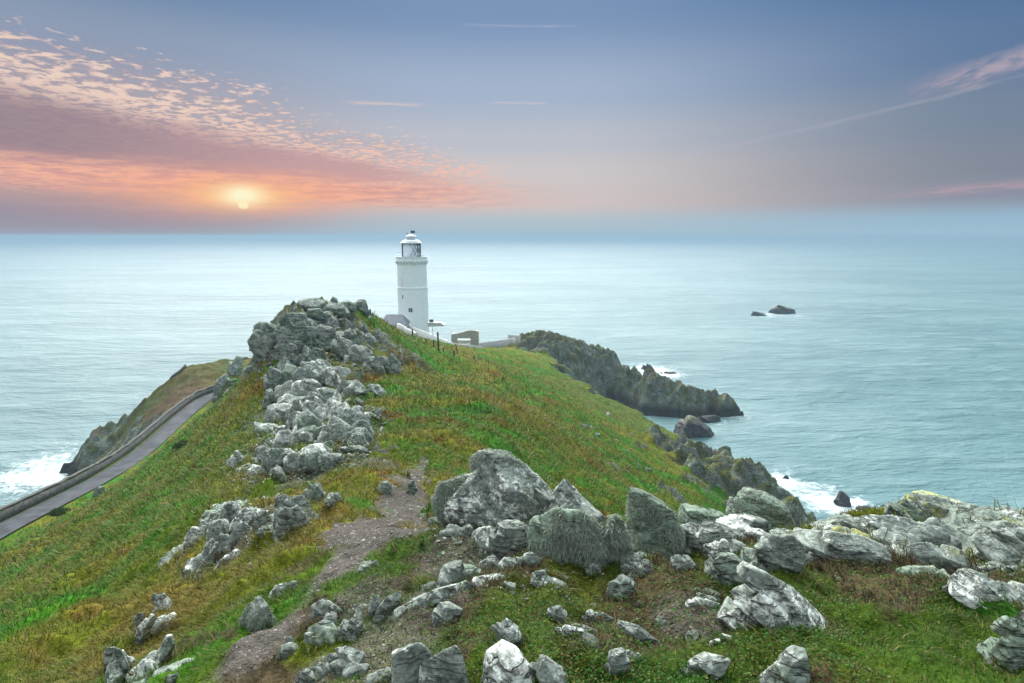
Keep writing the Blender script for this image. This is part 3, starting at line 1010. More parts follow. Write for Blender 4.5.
def sea_mat():
    m, n, b = new_mat('sea_water')
    geo = n.node('ShaderNodeNewGeometry').outputs['Position']
    foam_a = n.node('ShaderNodeAttribute', attribute_name='foam').outputs['Fac']
    x, y, z = n.sep(geo)
    # long swell and wind chop, crests running across the view
    mp = n.node('ShaderNodeMapping')
    n.set(mp.inputs[0], geo)
    mp.inputs['Rotation'].default_value = (0, 0, R(-14))
    mp.inputs['Scale'].default_value = (0.34, 1.0, 1.0)
    w0 = n.noise(mp.outputs[0], 0.045, 4, 0.5, 0.3)
    w1 = n.noise(mp.outputs[0], 0.16, 5, 0.6, 0.4)
    w2 = n.noise(mp.outputs[0], 0.6, 6, 0.66, 0.3)
    h = n.m('ADD', n.m('MULTIPLY', w0, 4.5), n.m('ADD', n.m('MULTIPLY', w1, 2.4), n.m('MULTIPLY', w2, 0.9)))
    patch = n.noise(n.comb(n.m('MULTIPLY', x, 0.35), y, 0.0), 0.008, 4, 0.55)
    deep = n.mix(n.ss(patch, 0.35, 0.65), (0.044, 0.122, 0.136, 1), (0.092, 0.186, 0.196, 1))
    crest = n.ss(n.m('ADD', n.m('MULTIPLY', w1, 0.6), n.m('MULTIPLY', w0, 0.4)), 0.46, 0.66)
    deep = n.mix(n.m('MULTIPLY', crest, 0.6), deep, (0.15, 0.245, 0.255, 1))
    fn = n.noise(geo, 0.26, 8, 0.72, 1.6)
    fm = n.ss(n.m('ADD', n.m('MULTIPLY', foam_a, 0.75), n.m('MULTIPLY', n.m('SUBTRACT', fn, 0.5), 2.2)), 0.34, 0.85)
    c = n.mix(n.m('MULTIPLY', fm, 0.85), deep, (0.60, 0.68, 0.69, 1))
    n.set(b.inputs['Base Color'], c)
    rg = n.node('ShaderNodeMix', data_type='FLOAT')
    n.set(rg.inputs[0], fm)
    rg.inputs[2].default_value = 0.45
    rg.inputs[3].default_value = 0.7
    n.set(b.inputs['Roughness'], rg.outputs[0])
    b.inputs['IOR'].default_value = 1.333
    bump(n, b, h, 1.0, 1.15)
    return m


def make_sea():
    az = np.concatenate([np.arange(-110, -48, 2.0), np.arange(-48, 48, 0.35), np.arange(48, 111, 2.0)]) * math.pi / 180
    rr = np.concatenate([np.arange(45, 330, 1.3), np.exp(np.linspace(math.log(330), math.log(40000), 90))])
    A, RR = np.meshgrid(az, rr)
    X, Y = RR * np.sin(A), RR * np.cos(A)
    d = np.maximum(-coast_sd(X, Y), 0)
    foam = np.exp(-d / 4.0) * 0.5
    # heavy surf off the western point and in the lee of the fin
    foam += np.exp(-(np.hypot((X + 122) / 16, (Y - 134) / 14)) ** 2) * 0.75
    foam += np.exp(-(np.hypot((X + 128) / 14, (Y - 155) / 24)) ** 2) * 0.45
    foam += np.exp(-(np.hypot((X - 62) / 18, (Y - 252) / 22)) ** 2) * 0.5
    foam += np.exp(-(np.hypot((X - 60) / 16, (Y - 128) / 10)) ** 2) * 0.5
    for x0, y0, r0 in SEA_ROCKS:
        q = np.hypot(X - x0, (Y - y0) * 0.8) - r0
        amp = 0.75 if y0 < 150 else (0.25 if 155 < y0 < 195 else 0.55)
        foam += np.exp(-np.clip(q, 0, None) / (3.6 if y0 < 300 else 7.0)) * amp
    calm = np.exp(-(np.hypot((X - 48) / 16, (Y - 168) / 14)) ** 2)
    foam *= 1 - 0.9 * calm
    V = np.stack([X, Y, np.zeros_like(X)], -1).reshape(-1, 3)
    nr, na = X.shape
    idx = np.arange(nr * na).reshape(nr, na)
    Fq = np.stack([idx[:-1, :-1], idx[1:, :-1], idx[1:, 1:], idx[:-1, 1:]], -1).reshape(-1, 4)[:, ::-1]
    me = mesh_np('sea', V, Fq)
    add_float(me, 'foam', foam.ravel())
    tag(link('sea', me, sea_mat()), kind='structure')


make_sea()

# ------------------------------------------------------------------ road
M_ASPHALT = plain('asphalt', (0.046, 0.051, 0.058), 0.75, var=0.35, scale=0.45, bdist=0.01)
M_ASPHALT.node_tree.nodes['Principled BSDF'].inputs['Specular IOR Level'].default_value = 0.08
M_FIELDWALL = stone_wall_mat('dark_field_stone', (0.055, 0.06, 0.055), (0.12, 0.125, 0.115), (0.015, 0.015, 0.014), 1.5)
M_COPING = plain('mossy_coping', (0.050, 0.055, 0.042), 0.9, scale=1.5, bdist=0.05)


def smooth_line(pts, step=0.8):
    pts = np.asarray(pts, float)
    out = []
    for i in range(len(pts) - 1):
        p0, p1, p2, p3 = pts[max(i - 1, 0)], pts[i], pts[i + 1], pts[min(i + 2, len(pts) - 1)]
        m = max(2, int(np.linalg.norm(p2 - p1) / step))
        for k in range(m):
            t = k / m
            out.append(0.5 * ((2 * p1) + (-p0 + p2) * t + (2 * p0 - 5 * p1 + 4 * p2 - p3) * t * t + (-p0 + 3 * p1 - 3 * p2 + p3) * t ** 3))
    out.append(pts[-1])
    return np.array(out)


def ribbon(line, offs, zoff):
    """sweep a cross-section (list of (side offset, height)) along a line"""
    d = np.gradient(line[:, :2], axis=0)
    d /= np.linalg.norm(d, axis=1)[:, None]
    nrm = np.stack([d[:, 1], -d[:, 0]], 1)          # to the right of travel
    V = np.stack([np.column_stack([line[:, :2] + nrm * o, line[:, 2] + zoff + h]) for o, h in offs], 1)
    return V


road_line = smooth_line(ROAD + np.array([0, 0, CAM_H]))
Vr = ribbon(road_line, [(-1.6, 0.0), (-1.0, 0.03), (0, 0.05), (1.0, 0.03), (1.6, 0.0)], 0.06)
nr_, nc_ = Vr.shape[:2]
ix = np.arange(nr_ * nc_).reshape(nr_, nc_)
me = mesh_np('road', Vr.reshape(-1, 3), np.stack([ix[:-1, :-1], ix[:-1, 1:], ix[1:, 1:], ix[1:, :-1]], -1).reshape(-1, 4)[:, ::-1])
tag(link('road', me, M_ASPHALT), kind='structure')


def wall_along(name, line, off, w, h, mat, parent=None, jitter=0.0, z0=-0.5):
    sec = [(off - w / 2, z0), (off - w / 2 * 0.85, h), (off + w / 2 * 0.85, h), (off + w / 2, z0)]
    V = ribbon(line, sec, 0.0)
    if jitter:
        j = rng.normal(size=(len(line), 1)) * jitter
        V[:, 1:3, 2] += j
    n_, c_ = V.shape[:2]
    ix = np.arange(n_ * c_).reshape(n_, c_)
    q = np.stack([ix[:-1, :-1], ix[1:, :-1], ix[1:, 1:], ix[:-1, 1:]], -1).reshape(-1, 4)
    close = np.stack([ix[:-1, -1], ix[1:, -1], ix[1:, 0], ix[:-1, 0]], -1)
    ends = np.array([[ix[0, 0], ix[0, 1], ix[0, 2], ix[0, 3]], [ix[-1, 3], ix[-1, 2], ix[-1, 1], ix[-1, 0]]])
    me = mesh_np(name, V.reshape(-1, 3), np.concatenate([q, close, ends]), smooth=False)
    return link(name, me, mat, parent)


wl = road_line[: int(len(road_line) * 0.86)]
ww = wall_along('boundary_wall', wl, -2.35, 0.55, 1.15, M_FIELDWALL, jitter=0.06)
tag(ww, "long dark stone wall along the seaward side of the lighthouse road", "wall")
wall_along('coping', wl + np.array([0, 0, 1.152]), -2.35, 0.55, 0.16, M_COPING, ww, jitter=0.07, z0=0.0)

# pale footpath track on the western point
trk = np.array([at(172, 391, 143), at(190, 378, 147), at(205, 368, 151), at(222, 365, 154)])
trk[:, 2] = [gz(p[0], p[1]) for p in trk]
tl = smooth_line(trk, 0.7)
tl[:, 2] = [gz(p[0], p[1]) + 0.05 for p in tl]
tw = wall_along('field_bank', tl, 0, 0.7, 0.55, M_COPING, jitter=0.08, z0=-0.6)
tag(tw, "low grassy stone bank curving up the point beyond the road", "bank")

# ------------------------------------------------------------------ lighthouse
M_WHITE = plain('white_render', (0.78, 0.86, 0.91), 0.6, var=0.03, scale=0.8, bdist=0.006, stain=(0.62, 0.64, 0.62))
M_LEAD = plain('painted_dome', (0.62, 0.68, 0.72), 0.45, var=0.06, scale=2)
M_DARK = plain('dark_metal', (0.035, 0.038, 0.04), 0.5, var=0.2, scale=4)
M_LATT = plain('lattice_bars', (0.10, 0.11, 0.075), 0.5, var=0.2, scale=4)
M_CURT = plain('lantern_blinds', (0.72, 0.80, 0.85), 0.6, var=0.05, scale=3)
M_LENS = plain('lens_glass', (0.30, 0.36, 0.30), 0.08, var=0.3, scale=5, bdist=0.0)
M_PANE = plain('window_glass', (0.035, 0.045, 0.055), 0.1, var=0.2, scale=5, bdist=0.0)


def lighthouse():
    X, Y = -26.2, 150.0
    zb = gz(X, Y) - 0.3
    top = 61.0                      # finial
    root = empty('lighthouse', (X, Y, zb))
    tag(root, "tall round white lighthouse with crenellated gallery and glazed lantern", "lighthouse")
    def zt(py):
        return at(412, py, 150.0)[2] - zb
    g = zt(260.5)                   # gallery floor height
    bm = bmesh.new()
    band = zt(287.5)
    bm_lathe(bm, [(4.15, -1), (4.12, 0), (4.03, band * 0.5), (3.98, band - 0.25), (4.05, band - 0.2), (4.05, band + 0.22), (3.92, band + 0.27), (3.84, g - 0.9), (3.84, g - 0.85)], 64)
    tower = bm_obj('tower', bm, M_WHITE, root, True)
    tower.data.set_sharp_from_angle(angle=R(30))
    bm = bmesh.new()
    bm_lathe(bm, [(3.85, g - 1.1), (3.92, g - 0.95), (3.92, g - 0.7), (3.95, g - 0.35), (4.2, g - 0.12), (4.2, g + 0.12), (4.1, g + 0.12), (4.1, g + 0.85), (4.22, g + 0.87), (4.22, g + 1.05), (3.9, g + 1.05), (3.9, g + 0.1), (1, g + 0.1)], 64)
    gal = bm_obj('gallery', bm, M_WHITE, root, True)
    gal.data.set_sharp_from_angle(angle=R(30))
    # corbels under the gallery
    M_CORB = plain('corbel_paint', (0.62, 0.70, 0.76), 0.6, var=0.05)
    cme = None
    for k in range(26):
        if cme is None:
            bm = bmesh.new()
            vs = [(3.9, -.2, g - .85), (3.9, .2, g - .85), (4.02, .2, g - .85), (4.02, -.2, g - .85), (3.9, -.2, g - .13), (3.9, .2, g - .13), (4.26, .2, g - .13), (4.26, -.2, g - .13),
                  (4.26, .2, g - .38), (4.26, -.2, g - .38)]
            v = [bm.verts.new(q) for q in vs]
            for f in ((0, 3, 2, 1), (4, 5, 6, 7), (0, 1, 5, 4), (3, 9, 8, 2), (9, 7, 6, 8), (1, 2, 8, 6, 5), (0, 4, 7, 9, 3)):
                bm.faces.new([v[i] for i in f])
            c = bm_obj('corbel', bm, M_CORB, gal)
            cme = c.data
        else:
            c = link('corbel', cme, None, gal)
        c.rotation_euler = (0, 0, 2 * math.pi * k / 26)
    # windows of the tower
    for wx, wz, ww_, wh in ((-1.95, zt(297), 0.34, 0.85), (0.0, zt(310), 0.95, 0.95)):
        r = 3.98
        a = math.asin(wx / r)
        yf = -r * math.cos(a)
        bm = bmesh.new()
        bm_box(bm, wx - ww_ / 2 - .1, wx + ww_ / 2 + .1, yf - 0.03, yf + 0.5, wz - .1, wz + wh + .1)
        f = bm_obj('window', bm, M_LEAD, root)
        bm = bmesh.new()
        bm_box(bm, wx - ww_ / 2, wx + ww_ / 2, yf - 0.06, yf + 0.2, wz, wz + wh)
        bm_obj('pane', bm, M_PANE, f)
        bm = bmesh.new()
        bm_box(bm, wx - .03, wx + .03, yf - 0.085, yf - .05, wz, wz + wh)
        bm_box(bm, wx - ww_ / 2, wx - .032, yf - 0.08, yf - .05, wz + wh * .5 - .03, wz + wh * .5 + .03)
        bm_box(bm, wx + .032, wx + ww_ / 2, yf - 0.08, yf - .05, wz + wh * .5 - .03, wz + wh * .5 + .03)
        bm_obj('glazing_bar', bm, M_LEAD, f)
    # lantern room
    lz0, lz1 = g + 0.11, zt(243.3)
    bm = bmesh.new()
    bm_lathe(bm, [(2.3, lz0), (2.3, lz0 + .65), (2.42, lz0 + .67), (2.42, lz0 + .8), (2.2, lz0 + .8)], 40)
    lan = bm_obj('lantern_room', bm, M_WHITE, root, True)
    lan.data.set_sharp_from_angle(angle=R(30))
    bm = bmesh.new()
    bm_lathe(bm, [(2.2, lz0 + .81), (2.2, lz1)], 40)
    bm_obj('blind', bm, M_CURT, lan, True)
    bm = bmesh.new()
    bm_lathe(bm, [(0.95, lz0 + .9), (1.15, lz0 + 1.8), (0.95, lz1 - .1)], 24)
    bm_obj('lens', bm, M_LENS, lan, True)
    bm = bmesh.new()                # diagonal glazing lattice
    nb, rr_ = 16, 2.33
    h0, h1 = lz0 + .8, lz1
    for k in range(nb):
        for sgn in (1, -1):
            if math.cos(2 * math.pi * (k + sgn * 1.0) / nb) < 0.15:
                continue
            seg = 6
            for q in range(seg):
                a0 = 2 * math.pi * k / nb + sgn * (q / seg) * 2 * math.pi / nb * 2
                a1 = 2 * math.pi * k / nb + sgn * ((q + 1) / seg) * 2 * math.pi / nb * 2
                z0, z1 = h0 + (h1 - h0) * q / seg, h0 + (h1 - h0) * (q + 1) / seg
                bm_bar(bm, (rr_ * math.cos(a0), rr_ * math.sin(a0), z0), (rr_ * math.cos(a1), rr_ * math.sin(a1), z1), 0.055, 5)
    bm_obj('glazing_lattice', bm, M_LATT, lan)
    # blinds leave the seaward and right-hand panes open: the dark posts stand at the edges
    bm = bmesh.new()
    for a in (-2.95, -2.6, -0.62, -0.25, 0.25, 0.9, 1.6, 2.3, 2.95):
        bm_bar(bm, (2.38 * math.cos(a), 2.38 * math.sin(a), h0), (2.38 * math.cos(a), 2.38 * math.sin(a), h1), 0.10, 6)
    bm_obj('astragal_post', bm, M_DARK, lan)
    bm = bmesh.new()
    prof = [(2.72, lz1), (2.78, lz1 + .12), (2.62, lz1 + .3)]
    for k in range(9):
        t = k / 8 * math.pi / 2
        prof.append((1.25 + 1.2 * math.cos(t), lz1 + .32 + 0.6 * math.sin(t)))
    bm_lathe(bm, prof, 40)
    dome = bm_obj('dome', bm, M_LEAD, lan, True)
    bm = bmesh.new()
    z = lz1 + .85
    bm_lathe(bm, [(1.28, z), (1.28, z + .75), (1.38, z + .8), (1.38, z + .95), (1.2, z + 1.05), (0.6, z + 1.3), (0.2, z + 1.4), (0.08, z + 1.6)], 32)
    bm_obj('ventilator', bm, M_LEAD, dome, True)
    bm = bmesh.new()
    bm_bar(bm, (0, 0, z + 1.4), (0, 0, z + 2.4), 0.07)
    bm_box(bm, 0.05, 1.05, -0.05, 0.05, z + 1.75, z + 2.35)
    bm_obj('weather_vane', bm, M_DARK, dome)
    bm = bmesh.new()
    bm_bar(bm, (-0.95, 0, z + .9), (-0.95, 0, z + 2.1), 0.07)
    bm_obj('lightning_rod', bm, M_DARK, dome)
    bm = bmesh.new()
    for k in range(20):
        a = 2 * math.pi * k / 20
        bm_bar(bm, (4.05 * math.cos(a), 4.05 * math.sin(a), g + 1.0), (4.05 * math.cos(a), 4.05 * math.sin(a), g + 1.6), 0.03)
        a2 = 2 * math.pi * (k + 1) / 20
        bm_bar(bm, (4.05 * math.cos(a), 4.05 * math.sin(a), g + 1.58), (4.05 * math.cos(a2), 4.05 * math.sin(a2), g + 1.58), 0.03)
    bm_obj('railing', bm, M_LEAD, gal)


lighthouse()

# ------------------------------------------------------------------ buildings and walls by the lighthouse
M_SLATE = plain('slate_roof', (0.15, 0.17, 0.20), 0.6, var=0.2, scale=2, bdist=0.03)
M_RUIN = stone_wall_mat('ruin_stone', (0.36, 0.345, 0.30), (0.50, 0.48, 0.42), (0.30, 0.29, 0.26), 2.6)
M_PALEWALL = plain('limewash', (0.56, 0.58, 0.56), 0.85, var=0.15, scale=1.2, bdist=0.03, stain=(0.3, 0.3, 0.26))
M_GREYWALL = stone_wall_mat('grey_rubble', (0.34, 0.36, 0.35), (0.50, 0.52, 0.50), (0.28, 0.28, 0.26), 1.8)


def house():
    c = at(391, 316, 138)
    zr = c[2]                                    # ridge height
    zg = gz(c[0], c[1]) - 0.6
    root = empty('keepers_store', (c[0] - .2, c[1] + 3, zg))
    tag(root, "low white building with grey slate roof tucked behind the ridge left of the lighthouse", "building")
    h = zr - zg
    bm = bmesh.new()
    we = h - 2.2
    bm_box(bm, -2.6, 3.6, -2.6, 2.6, 0, we)
    w = bm_obj('wall', bm, M_PALEWALL, root)
    bm = bmesh.new()
    for y0, y1 in ((-2.95, 0.0), (2.95, 0.0)):
        vs = [bm.verts.new(p) for p in ((-2.9, y0, we - .1), (3.9, y0, we - .1), (2.4, y1, h), (-1.6, y1, h))]
        bm.faces.new(vs)
    # hipped ends
    bm.faces.new([bm.verts.new(p) for p in ((-2.9, -2.95, we - .1), (-2.9, 2.95, we - .1), (-1.6, 0, h))])
    bm.faces.new([bm.verts.new(p) for p in ((3.9, -2.95, we - .1), (3.9, 2.95, we - .1), (2.4, 0, h))])
    bmesh.ops.remove_doubles(bm, verts=bm.verts, dist=0.01)
    bmesh.ops.recalc_face_normals(bm, faces=bm.faces)
    bmesh.ops.solidify(bm, geom=list(bm.faces), thickness=0.18)
    bm_obj('roof', bm, M_SLATE, root)


house()


def prism_wall(name, p0, p1, thick, h0, h1, mat, depth=1.0, parent=None, n=10, rough=0.0):
    """free-standing wall between two ground points whose top runs from height h0 to h1"""
    line = np.array([[p0[0] + (p1[0] - p0[0]) * t, p0[1] + (p1[1] - p0[1]) * t, 0] for t in np.linspace(0, 1, n)])
    top = np.linspace(h0, h1, n) + rng.normal(size=n) * rough
    d = np.array([p1[0] - p0[0], p1[1] - p0[1]])
    d /= np.linalg.norm(d)
    nn = np.array([d[1], -d[0]]) * thick / 2
    g = lookup(line[:, 0], line[:, 1], 'Z') - depth
    g = np.minimum(g, top - 0.3)
    V = np.stack([np.column_stack([line[:, :2] - nn, g]), np.column_stack([line[:, :2] - nn * .85, top]),
                  np.column_stack([line[:, :2] + nn * .85, top]), np.column_stack([line[:, :2] + nn, g])], 1)
    ix = np.arange(n * 4).reshape(n, 4)
    q = np.stack([ix[:-1, :-1], ix[1:, :-1], ix[1:, 1:], ix[:-1, 1:]], -1).reshape(-1, 4)
    close = np.stack([ix[:-1, -1], ix[1:, -1], ix[1:, 0], ix[:-1, 0]], -1)
    ends = np.array([ix[0], ix[-1][::-1]])
    me = mesh_np(name, V.reshape(-1, 3), np.concatenate([q, close, ends]), smooth=False)
    return link(name, me, mat, parent)


def pw(name, a, b, thick, mat, label, cat="wall", rough=0.0, depth=1.0, n=10):
    """wall whose top runs between two picture points at given distances"""
    p0, p1 = at(*a), at(*b)
    o = prism_wall(name, p0, p1, thick, p0[2], p1[2], mat, depth, rough=rough, n=n)
    tag(o, label, cat)
    return o


pw('sloping_wall', (409, 325.5, 142), (452, 342.5, 132), 0.5, M_PALEWALL, "whitewashed wall stepping down the slope from the lighthouse to the ruin", depth=2)
pw('rubble_wall', (398, 323, 120), (417, 333.5, 112), 0.7, M_GREYWALL, "grey rubble wall on the ridge just below the slate roof", rough=0.12)
pw('yard_wall', (450, 343, 130), (483, 346.5, 134), 0.5, M_GREYWALL, "pale stone yard wall in front of the ruined building", depth=2.5)
pw('terrace_wall', (478, 343, 158), (515, 338, 168), 0.5, M_GREYWALL, "long pale wall along the cliff top terrace right of the ruin", depth=2.5)
pw('terrace_parapet', (508, 334.5, 170), (520, 335.5, 172), 0.9, M_GREYWALL, "short stone parapet at the outer end of the cliff top terrace", depth=3)


def ruin():
    Y = 141.0
    a, b = at(451.5, 346, Y), at(478, 346, Y)
    X0, X1 = a[0], b[0]
    W = X1 - X0
    zg = at(465, 347, Y)[2] - 0.8
    root = empty('ruined_shelter', ((X0 + X1) / 2, Y, zg))
    tag(root, "roofless stone ruin with one wide square opening beside the lighthouse", "ruin")
    s = Y / F_PX

    def zt(py):
        return at(465, py, Y)[2] - zg
    h = W / 2
    bm = bmesh.new()                                       # front wall round the opening, gable line rising to the right of centre
    ox0, ox1, oz0, oz1 = -h + 6 * s, h - 7.5 * s, zt(344), zt(338)

    def slab(pts, y0, y1):
        f = [bm.verts.new((x, y0, z)) for x, z in pts]
        k = [bm.verts.new((x, y1, z)) for x, z in pts]
        bm.faces.new(f)
        bm.faces.new(k[::-1])
        for i in range(len(pts)):
            j = (i + 1) % len(pts)
            bm.faces.new((f[i], k[i], k[j], f[j]))
    slab([(-h, 0), (ox0, 0), (ox0, oz1), (-h, oz1)], -.35, .35)
    slab([(ox1, 0), (h, 0), (h, oz1), (ox1, oz1)], -.35, .35)
    slab([(ox0, 0), (ox1, 0), (ox1, oz0), (ox0, oz0)], -.30, .30)
    slab([(-h, oz1), (h, oz1), (h, zt(331.3)), (h - 1.5 * s, zt(330.6)), (h * .45, zt(330.0)), (h * .2, zt(330.5)), (-h * .5, zt(333.3)), (-h, zt(334.2))], -.35, .35)
    bm_obj('front_wall', bm, M_RUIN, root)
    bm = bmesh.new()
    bm_box(bm, -h + .01, -h + .6, .355, 5.0, 0, zt(335.2))
    bm_obj('side_wall', bm, M_RUIN, root)
    bm = bmesh.new()
    bm_box(bm, h - .6, h - .01, .355, 5.0, 0, zt(333))
    bm_obj('side_wall', bm, M_RUIN, root)
    bm = bmesh.new()
    bm_box(bm, -h + .62, h - .62, 4.4, 5.0, 0, zt(343.2))
    bm_obj('back_wall', bm, M_PALEWALL, root)


ruin()


# pale canopy on a thin pole with a dark lamp on it
def canopy():
    Y = 108.0
    c = at(437, 326, Y)
    s = Y / F_PX
    zg = gz(c[0], c[1]) - .3
    root = empty('lamp_canopy', (c[0], Y, zg))
    tag(root, "flat grey-white canopy on a thin pole with a dark round lamp on top", "lamp post")
    h = c[2] - zg
    bm = bmesh.new()
    bm_bar(bm, (-4.5 * s, 0, 0), (-4.5 * s, 0, h), 0.06)
    bm_obj('pole', bm, M_LEAD, root)
    bm = bmesh.new()
    pts = [(-9 * s, 0), (8 * s, 0.10), (8 * s, .28), (3.5 * s, .82), (2 * s, .75), (-8.5 * s, .85), (-9 * s, .3)]
    f = [bm.verts.new((x, -0.9, h + z)) for x, z in pts]
    k = [bm.verts.new((x, 0.9, h + z)) for x, z in pts]
    bm.faces.new(f)
    bm.faces.new(k[::-1])
    for i in range(len(pts)):
        bm.faces.new((f[i], k[i], k[(i + 1) % len(pts)], f[(i + 1) % len(pts)]))
    bm_obj('canopy', bm, plain('canopy_paint', (0.45, 0.49, 0.55), 0.5, var=.05), root)
    bm = bmesh.new()
    bmesh.ops.create_uvsphere(bm, u_segments=16, v_segments=10, radius=0.45)
    for v in bm.verts:
        v.co = (v.co.x - 5.5 * s, v.co.y, max(v.co.z, -.1) + h + .94)
    bm_obj('lamp', bm, M_DARK, root, True)


canopy()

# fence posts along the ridge
M_POST = plain('weathered_post', (0.055, 0.052, 0.045), 0.9, var=0.3, scale=6)
_posts = [  # px, py base, height px, radius px, lean, label
    (370.5, 316, 7, .8, 0, "short dark fence post on top of the crag beside the big knob of rock"),
    (412.8, 337, 8, .8, 0, "dark fence post on the ridge in front of the lighthouse foot"),
    (433.5, 347, 7.5, .8, .03, "short dark fence post just left of the tall leaning pole"),
    (454, 356, 6, .9, 0, "stout dark fence post between the tall pole and the ruin"),
    (457.8, 353, 9, .55, -.25, "thin dark fence post leaning left in front of the ruin"),
    (474, 360, 4.5, .7, 0, "little reddish-brown stake standing in the turf below the yard wall"),
    (426, 343, 5, .6, .05, "small dark stake on the slope between the ridge post and the tall pole"),
    (352, 311, 4, .6, 0, "stubby fence post on the left part of the crag top"),
    (443.5, 351, 4, .6, 0, "short stake close to the right of the tall pole"),
]


def post(px, py, hpx, wpx, lean, label, name='fence_post', cat="fence post", group="fence posts along the ridge"):
    p = hit(px, py, 30)
    if p is None:
        return
    s = p.y / F_PX
    h, r = hpx * s * 1.02, wpx * s
    bm = bmesh.new()
    n = 7
    z0 = -0.4
    rings = []
    for zz, k in ((z0, 1.05), (h * .45, 1.0), (h * .96, .92), (h, .6)):
        rings.append([bm.verts.new((math.cos(a) * r * k * random.uniform(.9, 1.1) + lean * max(zz, 0), math.sin(a) * r * k * random.uniform(.9, 1.1), zz)) for a in [2 * math.pi * q / n for q in range(n)]])
    for a, b in zip(rings, rings[1:]):
        for q in range(n):
            bm.faces.new((a[q], a[(q + 1) % n], b[(q + 1) % n], b[q]))
    bm.faces.new(rings[-1])
    bm.faces.new(rings[0][::-1])
    o = bm_obj(name, bm, M_POST)
    o.location = p
    tag(o, label, cat, group)
    return o


for a in _posts:
    post(*a)
post(438.8, 351, 19.5, .95, -.04, "tall weathered wooden pole standing on the slope left of the ruin", 'wooden_pole', "pole", None)

# ------------------------------------------------------------------ rocks
_ico = {}


def ico(level):
    if level not in _ico:
        bm = bmesh.new()
        bmesh.ops.create_icosphere(bm, subdivisions=level, radius=1.0)
        bm.verts.ensure_lookup_table()
        _ico[level] = (np.array([v.co for v in bm.verts]), np.array([[v.index for v in f.verts] for f in bm.faces]))
        bm.free()
    return _ico[level]


BED = np.array([0.42, -0.30, 0.86])
BED /= np.linalg.norm(BED)


def unit(v):
    v = np.asarray(v, float)
    return v / np.linalg.norm(v)


def clip_block(planes, frame, half, level, rough, seed, soft, centre=np.zeros(3)):
    """surface of a convex block given by planes round its centre, roughened"""
    D, Fc = ico(level)
    U = (D * half) @ frame
    U = U / np.linalg.norm(U, axis=1)[:, None]
    N = np.array([q[0] for q in planes])
    H = np.array([max(q[1], 1e-4) for q in planes])
    acc = np.maximum(U @ N.T, 0) / H
    mx = acc.max(1)
    inv = mx + np.log(np.exp(soft * (acc / mx[:, None] - 1)).sum(1)) / soft * mx
    P = U / inv[:, None]
    size = float(np.mean(half))
    q = (P + centre) / size
    disp = fbm3(q * 1.7 + seed * 1.7, 4, seed % 991 + 3, .55) * rough * 1.5
    t = q @ frame[2]
    qa = q + np.outer(t, frame[2]) * 2.2
    disp -= np.abs(fbm3(qa * 2.6 + seed, 4, seed % 991 + 5, .6)) * rough * 1.3
    disp += fbm3(q * 7 + seed, 4, seed % 991 + 9, .65) * rough * 0.9
    nn = N[acc.argmax(1)]
    return P + nn * (disp * size)[:, None], Fc


def rock_shape(half, planes, level=5, rough=0.06, seed=0, beds=1.0, soft=80.0, bed=None, n=5):
    """a mass of rock split along its bedding into plates with broken ends, all inside one outline"""
    r = np.random.default_rng(7000 + seed)
    bed = unit((BED if bed is None else np.asarray(bed)) + r.normal(size=3) * .07)
    N = np.array([q[0] for q in planes])
    H = np.array([q[1] for q in planes])
    S = r.uniform(-1.15, 1.15, (6000, 3)) * half
    S = S[(S @ N.T <= H[None]).all(1)]
    if len(S) < 60:
        return clip_block(planes, np.eye(3), half, level, rough, seed, soft)
    e1 = unit(np.cross(bed, [0.25, 1, 0]))
    e2 = np.cross(bed, e1)
    fr = np.stack([e1, e2, bed])
    s = S @ bed
    lo, hi = np.quantile(s, .01), np.quantile(s, .99)
    cuts = np.sort(np.concatenate([[lo - .05 * (hi - lo), hi + .1 * (hi - lo)], lo + (hi - lo) * (np.arange(1, n) / n + r.uniform(-.32, .32, n - 1) / n)]))
    VV, FF, off = [], [], 0
    for i in range(n):
        a, b = cuts[i], cuts[i + 1]
        k = (s > a) & (s < b)
        if k.sum() < 8:
            continue
        pts = S[k]
        c = pts.mean(0)
        th = b - a
        pl = [(N[m], (H[m] - N[m] @ c) * r.uniform(.93, 1.06)) for m in range(len(N)) if H[m] - N[m] @ c > 0]
        pl += [(unit(bed + r.normal(size=3) * .06), b - c @ bed), (unit(-bed + r.normal(size=3) * .06), c @ bed - a + th * .55)]
        a0 = r.uniform(0, 6.28)
        for q in range(r.integers(2, 5) if n > 1 else 0):
            an = a0 + q * 1.7 + r.normal() * .4
            d = e1 * math.cos(an) + e2 * math.sin(an) + bed * r.uniform(-.1, .45)
            d[2] = abs(d[2]) * .6
            d = unit(d)
            w = (pts - c) @ d
            pl.append((d, max(np.quantile(w, r.uniform(.78, 1.0)), .1 * np.ptp(w))))
        ex = np.array([max(np.ptp((pts - c) @ f) / 2, 1e-3) for f in fr])
        V, Fc = clip_block(pl, fr, ex, level - 1, rough * .8, seed * 17 + i, soft, c)
        VV.append(V + c)
        FF.append(Fc + off)
        off += len(V)
    return np.concatenate(VV), np.concatenate(FF)


LICHEN_M = leaf_mat('beard_lichen', 0.9)


